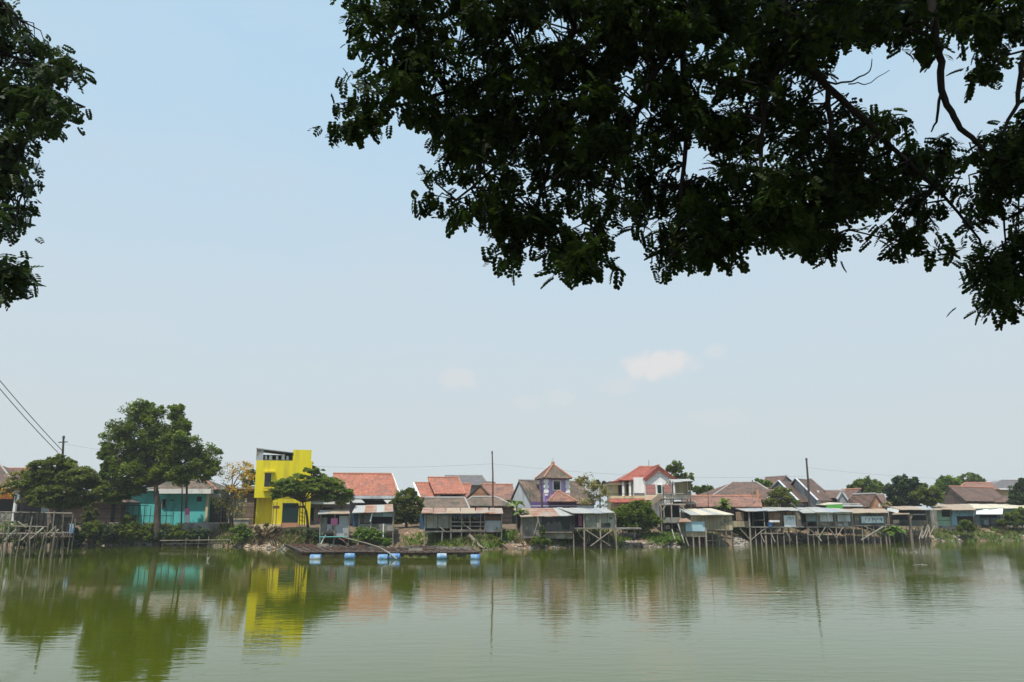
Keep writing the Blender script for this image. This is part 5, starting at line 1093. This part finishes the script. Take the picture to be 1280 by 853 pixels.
tree('round_tree', 'dark tree at the right edge before the charcoal roof', 'tree', (1276, 655), 112, [(1276, 616, 14, 14), (1270, 628, 10, 12), (1286, 626, 14, 14), (1278, 604, 8, 6)], 'dark_leaf', 75, 28, .2, [(1276, 640)], .2, group=RT)


def leafy(name, label, base, Y, n, L, m, w=.3, up=.9, cat='plant'):
    """plant of long arching leaves from one stem"""
    b = W(base[0], base[1], Y); t = Thing(name, label, cat, b); V = []
    for i in range(n):
        a = random.uniform(0, 6.28); l_ = L * random.uniform(.7, 1.15); el = random.uniform(.45, 1.25) * up; seg = 7; ww = w * random.uniform(.7, 1.1)
        px_, pz_ = 0, 0; P = []
        for s in range(seg + 1): P.append(b + Vector((math.cos(a) * px_, math.sin(a) * px_, pz_ + .2))); e_ = el - 1.7 * s / seg; px_ += l_ / seg * math.cos(e_); pz_ += l_ / seg * math.sin(e_)
        sd_ = Vector((-math.sin(a), math.cos(a), 0))
        for s in range(seg):
            w0 = ww * math.sin(math.pi * (s + .15) / (seg + .3)) * .5; w1 = ww * math.sin(math.pi * (s + 1.15) / (seg + .3)) * .5
            V += [P[s] - sd_ * w0, P[s] + sd_ * w0, P[s + 1] + sd_ * w1, P[s + 1] - sd_ * w1]
    V = np.array([tuple(v - b) for v in V]); t.part('leaves', fastmesh('leaves', V, 4, np.repeat(rng.uniform(0, 1, n), 7)), M[m])
    g0 = gz(b.x, b.y); t.part('stem', MB().tube([(b.x, b.y, min(g0, b.z) - .1), b + Vector((0, 0, .35))], [.12, .07], 7), M['pale_bark']); return t


leafy('banana_plant', 'yellow green palm like plant above the cream roofed hut', (906, 638), 89.5, 24, 1.9, 'bright_leaf', .5, 1.15)
leafy('papaya_plant', 'papaya plant with pale floppy leaves right of the tall rusty pole', (646, 634), 83, 22, 1.5, 'bright_leaf', .5); leafy('papaya_plant', 'lower papaya plant before the rusty roof corner of the netted shed', (651, 645), 81, 18, 1.3, 'bright_leaf', .45)
leafy('taro_clump', 'bright lime green clump of broad leaves under the lettered sign hut', (1117, 668), 91.5, 44, 1.9, 'bright_leaf', .7)
leafy('shrub', 'small yellow green shrub in front of the orange gable', (1108, 634), 97, 26, 1.0, 'yellow_leaf', .4, cat='shrub')

# bank shrubs
BK = 'shrubs along the left bank'
lst = [(98, 662, 14, 12, 'dark_leaf', 'dark shrub at the foot of the jetty'), (118, 660, 16, 14, 'tree_leaf', 'dark green shrub below the brown brick house'), (140, 664, 16, 12, 'dark_leaf', 'dark shrub below the brick house doorway'), (160, 658, 16, 14, 'tree_leaf', 'shrub below the left end of the turquoise house'),
       (178, 664, 15, 12, 'tree_leaf', 'shrub left of the big trunk'), (205, 666, 16, 11, 'dark_leaf', 'dark shrub at the foot of the big trunk'), (228, 665, 15, 11, 'tree_leaf', 'shrub below the painted pole'), (248, 668, 13, 9, 'dark_leaf', 'low dark shrub below the turquoise doorway'), (112, 640, 8, 14, 'olive_leaf', 'upright olive shrub against the brown brick wall'), (160, 648, 9, 7, 'olive_leaf', 'thin olive weed in front of the iron fence')]
for i, (x, y, rx, ry, m_, lab) in enumerate(lst): shrub('shrub', lab, x, 676, 84.8 - (y > 655) * .9, [(x, y, rx, ry), (x + rx * .5, y + 4, rx * .7, ry * .7), (x - rx * .5, y + 5, rx * .7, ry * .7)], m_, BK, leaf=.14, per=50)
for i, (x, y, m_, lab) in enumerate(((-20, 664, 'dark_leaf', 'dark shrub behind the jetty, cut by the left edge'), (12, 662, 'bright_leaf', 'bright green shrub seen through the left end of the jetty'), (36, 668, 'dark_leaf', 'dark shrub behind the middle of the jetty'), (62, 666, 'tree_leaf', 'green shrub behind the jetty below the olive tree'), (84, 668, 'dark_leaf', 'dark shrub behind the right end of the jetty'))):
    shrub('shrub', lab, x, 678, 80.5, [(x, y, 17, 11), (x - 9, y + 8, 13, 9), (x + 9, y + 8, 13, 9)], m_, BK, leaf=.15, per=55)
shrub('shrub', 'light green shrub on the bank before the concrete trough', 303, 676, 82, [(304, 660, 9, 7), (296, 667, 11, 8), (308, 668, 10, 8)], 'bright_leaf', leaf=.13)
shrub('dry_bush', 'tangle of dry brown brush below the yellow building', 336, 676, 81, [(330, 664, 16, 8), (346, 666, 14, 8), (336, 672, 20, 7)], 'dry_leaf', leaf=.2, per=40)
shrub('shrub', 'dark shrub in the shade under the umbrella tree', 380, 680, 80.5, [(368, 668, 14, 9), (386, 668, 13, 10), (376, 674, 18, 7)], 'dark_leaf', leaf=.13)
shrub('shrub', 'bright green bush under the open rusty shelter', 462, 680, 79.7, [(458, 667, 14, 9), (470, 670, 11, 8), (482, 677, 9, 5), (450, 672, 10, 8)], 'bright_leaf', leaf=.14, clumps=26)
shrub('shrub', 'green shrub on the bank edge right of the bamboo hut', 616, 684, 78, [(616, 675, 9, 6), (624, 679, 8, 5)], 'tree_leaf', leaf=.13)
shrub('shrub', 'low green creeper before the netted shed', 676, 680, 79.2, [(672, 674, 9, 6), (682, 676, 8, 4), (678, 664, 3, 8)], 'tree_leaf', leaf=.12)
shrub('shrub', 'dark round bush on the grass bank before the green hut', 1206, 667, 99, [(1206, 655, 7, 4.5), (1212, 660, 6, 4.5), (1201, 660, 6, 4)], 'tree_leaf', leaf=.17, clumps=24, per=60)
shrub('shrub', 'spreading green bush before the long shed at the right edge', 1262, 664, 103, [(1264, 646, 9, 5), (1277, 642, 9, 7), (1253, 653, 6, 4), (1270, 653, 11, 5), (1284, 650, 9, 6)], 'tree_leaf', leaf=.17, clumps=24, per=60)
shrub('shrub', 'dark shrub between the cream roofed hut and the open brown hut', 925, 672, 89, [(924, 664, 7, 6), (931, 666, 7, 5)], 'dark_leaf', leaf=.13)
shrub('shrub', 'low green shrub on the grass mound left of the cream roofed hut', 838, 680, 82.5, [(832, 676, 12, 4), (846, 677, 10, 4)], 'bright_leaf', leaf=.13)

# ------------------------------------------------------------------ loose matter on the bank
def stuff(name, me, m, label=None):
    me.materials.append(m); o = bpy.data.objects.new(name, me); COL.objects.link(o); o['kind'] = 'stuff'
    if label: o['label'] = label
    return o


def bankpos(p0, p1, t0, t1):
    px_ = random.uniform(p0, p1); x = (px_ - 640) / 999 * shore((px_ - 640) * .083); x = (px_ - 640) / 999 * shore(x); y = shore(x) + random.uniform(t0, t1); return Vector((x, y, gz(x, y)))


def rubble(name, areas, m, smin, smax, flat=.6):
    mb = MB()
    for p0, p1, t0, t1, n_ in areas:
        for _ in range(n_):
            c = bankpos(p0, p1, t0, t1); s = random.uniform(smin, smax); u = Vector((random.uniform(-1, 1), random.uniform(-1, 1), random.uniform(-.3, .3))).normalized(); w2 = u.cross(Vector((0, 0, 1))).normalized(); h_ = u.cross(w2)
            k = [random.uniform(.6, 1.2) for _ in range(6)]
            P = [c + u * s * k[0], c - u * s * k[1], c + w2 * s * .8 * k[2], c - w2 * s * .8 * k[3], c + h_ * s * flat * k[4], c - h_ * s * flat * k[5]]
            mb.add(P, [(0, 2, 4), (2, 1, 4), (1, 3, 4), (3, 0, 4), (2, 0, 5), (1, 2, 5), (3, 1, 5), (0, 3, 5)])
    return stuff(name, mb.mesh(name), m)


mat('rubble_grey', (.3, .28, .25), .95, .4, 1.5); mat('rubble_tan', (.36, .25, .16), .95, .35, 1.5); mat('rubble_dark', (.09, .08, .07), .95, .4, 1.5); mat('litter', (.6, .58, .52), .8, .3, 4, c2=(.35, .12, .08), c2amt=.4, c2scale=2)
rubble('bank_stones', [(300, 360, -.1, 1.2, 90), (640, 720, -.1, .8, 70), (770, 850, -.1, 1.2, 90), (915, 935, -.2, 2.2, 110), (985, 1005, 0, 3, 60), (1165, 1200, -.1, 1.5, 50), (90, 290, -.1, .4, 70), (1200, 1290, 0, 2, 60)], M['rubble_grey'], .08, .3)
rubble('bank_earth_clods', [(640, 660, .3, 4, 110), (500, 530, .5, 5, 60), (980, 1006, .5, 5, 160), (300, 350, 0, 1.5, 80), (1225, 1260, .5, 4, 60), (800, 822, .5, 4, 60), (1040, 1062, .2, 3, 70), (1128, 1170, 0, 3, 80)], M['rubble_tan'], .1, .34)
rubble('shore_mud_stones', [(90, 300, -.2, .8, 170), (700, 1110, -.2, .5, 170)], M['rubble_dark'], .1, .3)
rubble('bank_litter', [(200, 350, -.1, 1, 60), (600, 660, 0, 3, 60), (1215, 1280, .2, 3, 34), (760, 860, 0, 1, 30), (1000, 1170, .3, 3, 40)], M['litter'], .05, .17, .3)


mat('debris_wood', (.2, .16, .12), .95, .45, 2)
mb = MB()
for p0, p1, n_ in ((200, 360, 40), (500, 720, 60), (770, 1010, 70), (1000, 1180, 70), (1180, 1290, 30)):
    for _ in range(n_):
        c = bankpos(p0, p1, -.2, 4.5); d = Vector((random.gauss(0, 1), random.gauss(0, .7), random.uniform(-.1, .35))).normalized() * random.uniform(.25, 1.1); mb.tube([c - d * .5 + Vector((0, 0, .06)), c + d * .5 + Vector((0, 0, .1))], random.uniform(.015, .05), 5)
stuff('bank_debris', mb.mesh('bank_debris'), M['debris_wood'])


def grass(name, areas, m, h0, h1):
    V = []; T_ = []
    for p0, p1, t0, t1, n_ in areas:
        for _ in range(n_):
            c = bankpos(p0, p1, t0, t1); tt = random.random()
            if mnoise.noise((c.x * .5, c.y * .5, 2)) < -.15: continue
            for _ in range(5):
                h = random.uniform(h0, h1); a = random.uniform(0, 6.28); ww = .035; d = Vector((math.cos(a), math.sin(a), 0)); b = c + Vector((random.uniform(-.2, .2), random.uniform(-.2, .2), -.03)); s_ = Vector((-d.y, d.x, 0)) * ww
                V += [b - s_, b + s_, b + d * h * .35 + Vector((0, 0, h * .7)) + s_ * .6, b + d * h * .75 + Vector((0, 0, h))]; T_.append(min(1, max(0, tt + random.uniform(-.2, .2))))
    return stuff(name, fastmesh(name, np.array([tuple(v) for v in V]), 4, T_), m)


grass('bank_grass', [(540, 650, .1, 4.5, 900), (820, 860, .2, 4, 420), (1170, 1300, -.3, 4, 900), (1105, 1130, 0, 3, 200), (660, 720, .3, 2, 160), (500, 545, .3, 4, 160), (290, 350, .3, 3, 140), (770, 820, .2, 3, 160)], M['bright_leaf'], .2, .5)
grass('dry_grass', [(310, 400, .2, 4, 420), (640, 720, .3, 3, 200), (1170, 1290, .5, 5, 220), (540, 620, .5, 5, 180), (90, 300, 1, 4, 300)], M['dry_leaf'], .25, .65)
grass('weeds', [(90, 300, .1, 3, 700), (350, 420, .2, 3, 200), (720, 780, 1, 5, 160)], M['tree_leaf'], .25, .6)

# low bamboo fence at the water's edge on the left
f = Thing('bamboo_fence', 'low broken bamboo fence at the water line under the left bank', 'fence', onwater(240, 682, 0))
for p_ in (203, 217, 232, 248, 260, 272, 285): f.post(p_, 670 + random.uniform(0, 4), 684, 82.3, .05, M['dark_wood'] if p_ % 2 else M['pole'], 'post')
f.stick((200, 676, 82.2), (288, 675, 82.2), .04, M['pole'], 'rail'); f.stick((205, 680, 82.2), (275, 679.5, 82.2), .04, M['dark_wood'], 'rail')
b = onwater(322.5, 683, 0); t = Thing('white_box', 'white plastic tub stranded at the water edge below the yellow building', 'tub', b)
t.part('body', MB().tube([b + Vector((0, 0, -.1)), b + Vector((0, 0, .5))], [.3, .38], 10), M['white_plastic']); t.part('rim', MB().tube([b + Vector((0, 0, .5)), b + Vector((0, 0, .56))], [.42, .42], 10), M['white_plastic'])
t = Thing('driftwood', 'pale fallen branch lying from the bank into the water by the bamboo hut', 'driftwood', W(596, 680, 76.5))
t.part('trunk', MB().tube([W(587, 670, 78.5), W(593, 676, 77), W(600, 683, 75.6), W(606, 686, 74.8)], [.2, .17, .12, .05], 8), M['pale_bark'], smooth=True); t.part('branch', MB().tube([W(595, 678, 76.8), W(604, 680, 76.4), W(610, 686, 75.5)], [.1, .06, .03], 6), M['pale_bark'])
t.part('branch', MB().tube([W(593, 676, 77), W(590, 684, 76), W(586, 689, 75)], [.08, .05, .03], 6), M['pale_bark'])
for lab, p_, q_, L_ in (('long brown stick floating in open water right of centre', 962, 741.5, 1.05), ('short pale stick floating before the lettered sign hut', 1142, 690.5, .42), ('pale floating stick farther out than the others on the right', 1150, 706.5, .52)):
    c = onwater(p_, q_, .01); t = Thing('floating_stick', lab, 'stick', c, 'sticks adrift on the lake')
    t.part('wood', MB().tube([c + Vector((-L_, -.1, 0)), c + Vector((-L_ * .3, 0, .03)), c + Vector((L_ * .4, .05, .02)), c + Vector((L_, .02, 0))], [.01, .022, .022, .01], 7), M['pole'] if p_ < 1000 else M['bleached_board'])
    t.part('twig', MB().tube([c + Vector((L_ * .3, .05, .02)), c + Vector((L_ * .55, .2, .1))], [.02, .008], 5), M['bleached_board'])
c = onwater(260.5, 701, 0); t = Thing('stump', 'pale snag poking out of the water below the turquoise house', 'stump', c); t.part('wood', MB().tube([c + Vector((-.12, 0, -.2)), c + Vector((-.02, 0, .12)), c + Vector((.1, 0, .3))], [.1, .08, .03], 7), M['bleached_board']); t.part('twig', MB().tube([c + Vector((0, 0, .1)), c + Vector((-.16, 0, .24))], [.04, .02], 6), M['bleached_board'])

# ------------------------------------------------------------------ dry season haze
hm = bpy.data.materials.new('haze'); hm.use_nodes = True; n, l = hm.node_tree.nodes, hm.node_tree.links
n.remove(n['Principled BSDF']); pv = n.new('ShaderNodeVolumePrincipled'); pv.inputs['Color'].default_value = (.9, .95, 1, 1); pv.inputs['Density'].default_value = .00042; pv.inputs['Anisotropy'].default_value = .1
l.new(pv.outputs[0], n['Material Output'].inputs['Volume'])
hb = MB().box(-3100, 3100, -500, 4300, -2.6, 22).mesh('haze'); hb.materials.append(hm); ho = bpy.data.objects.new('haze', hb); COL.objects.link(ho); ho['kind'] = 'stuff'
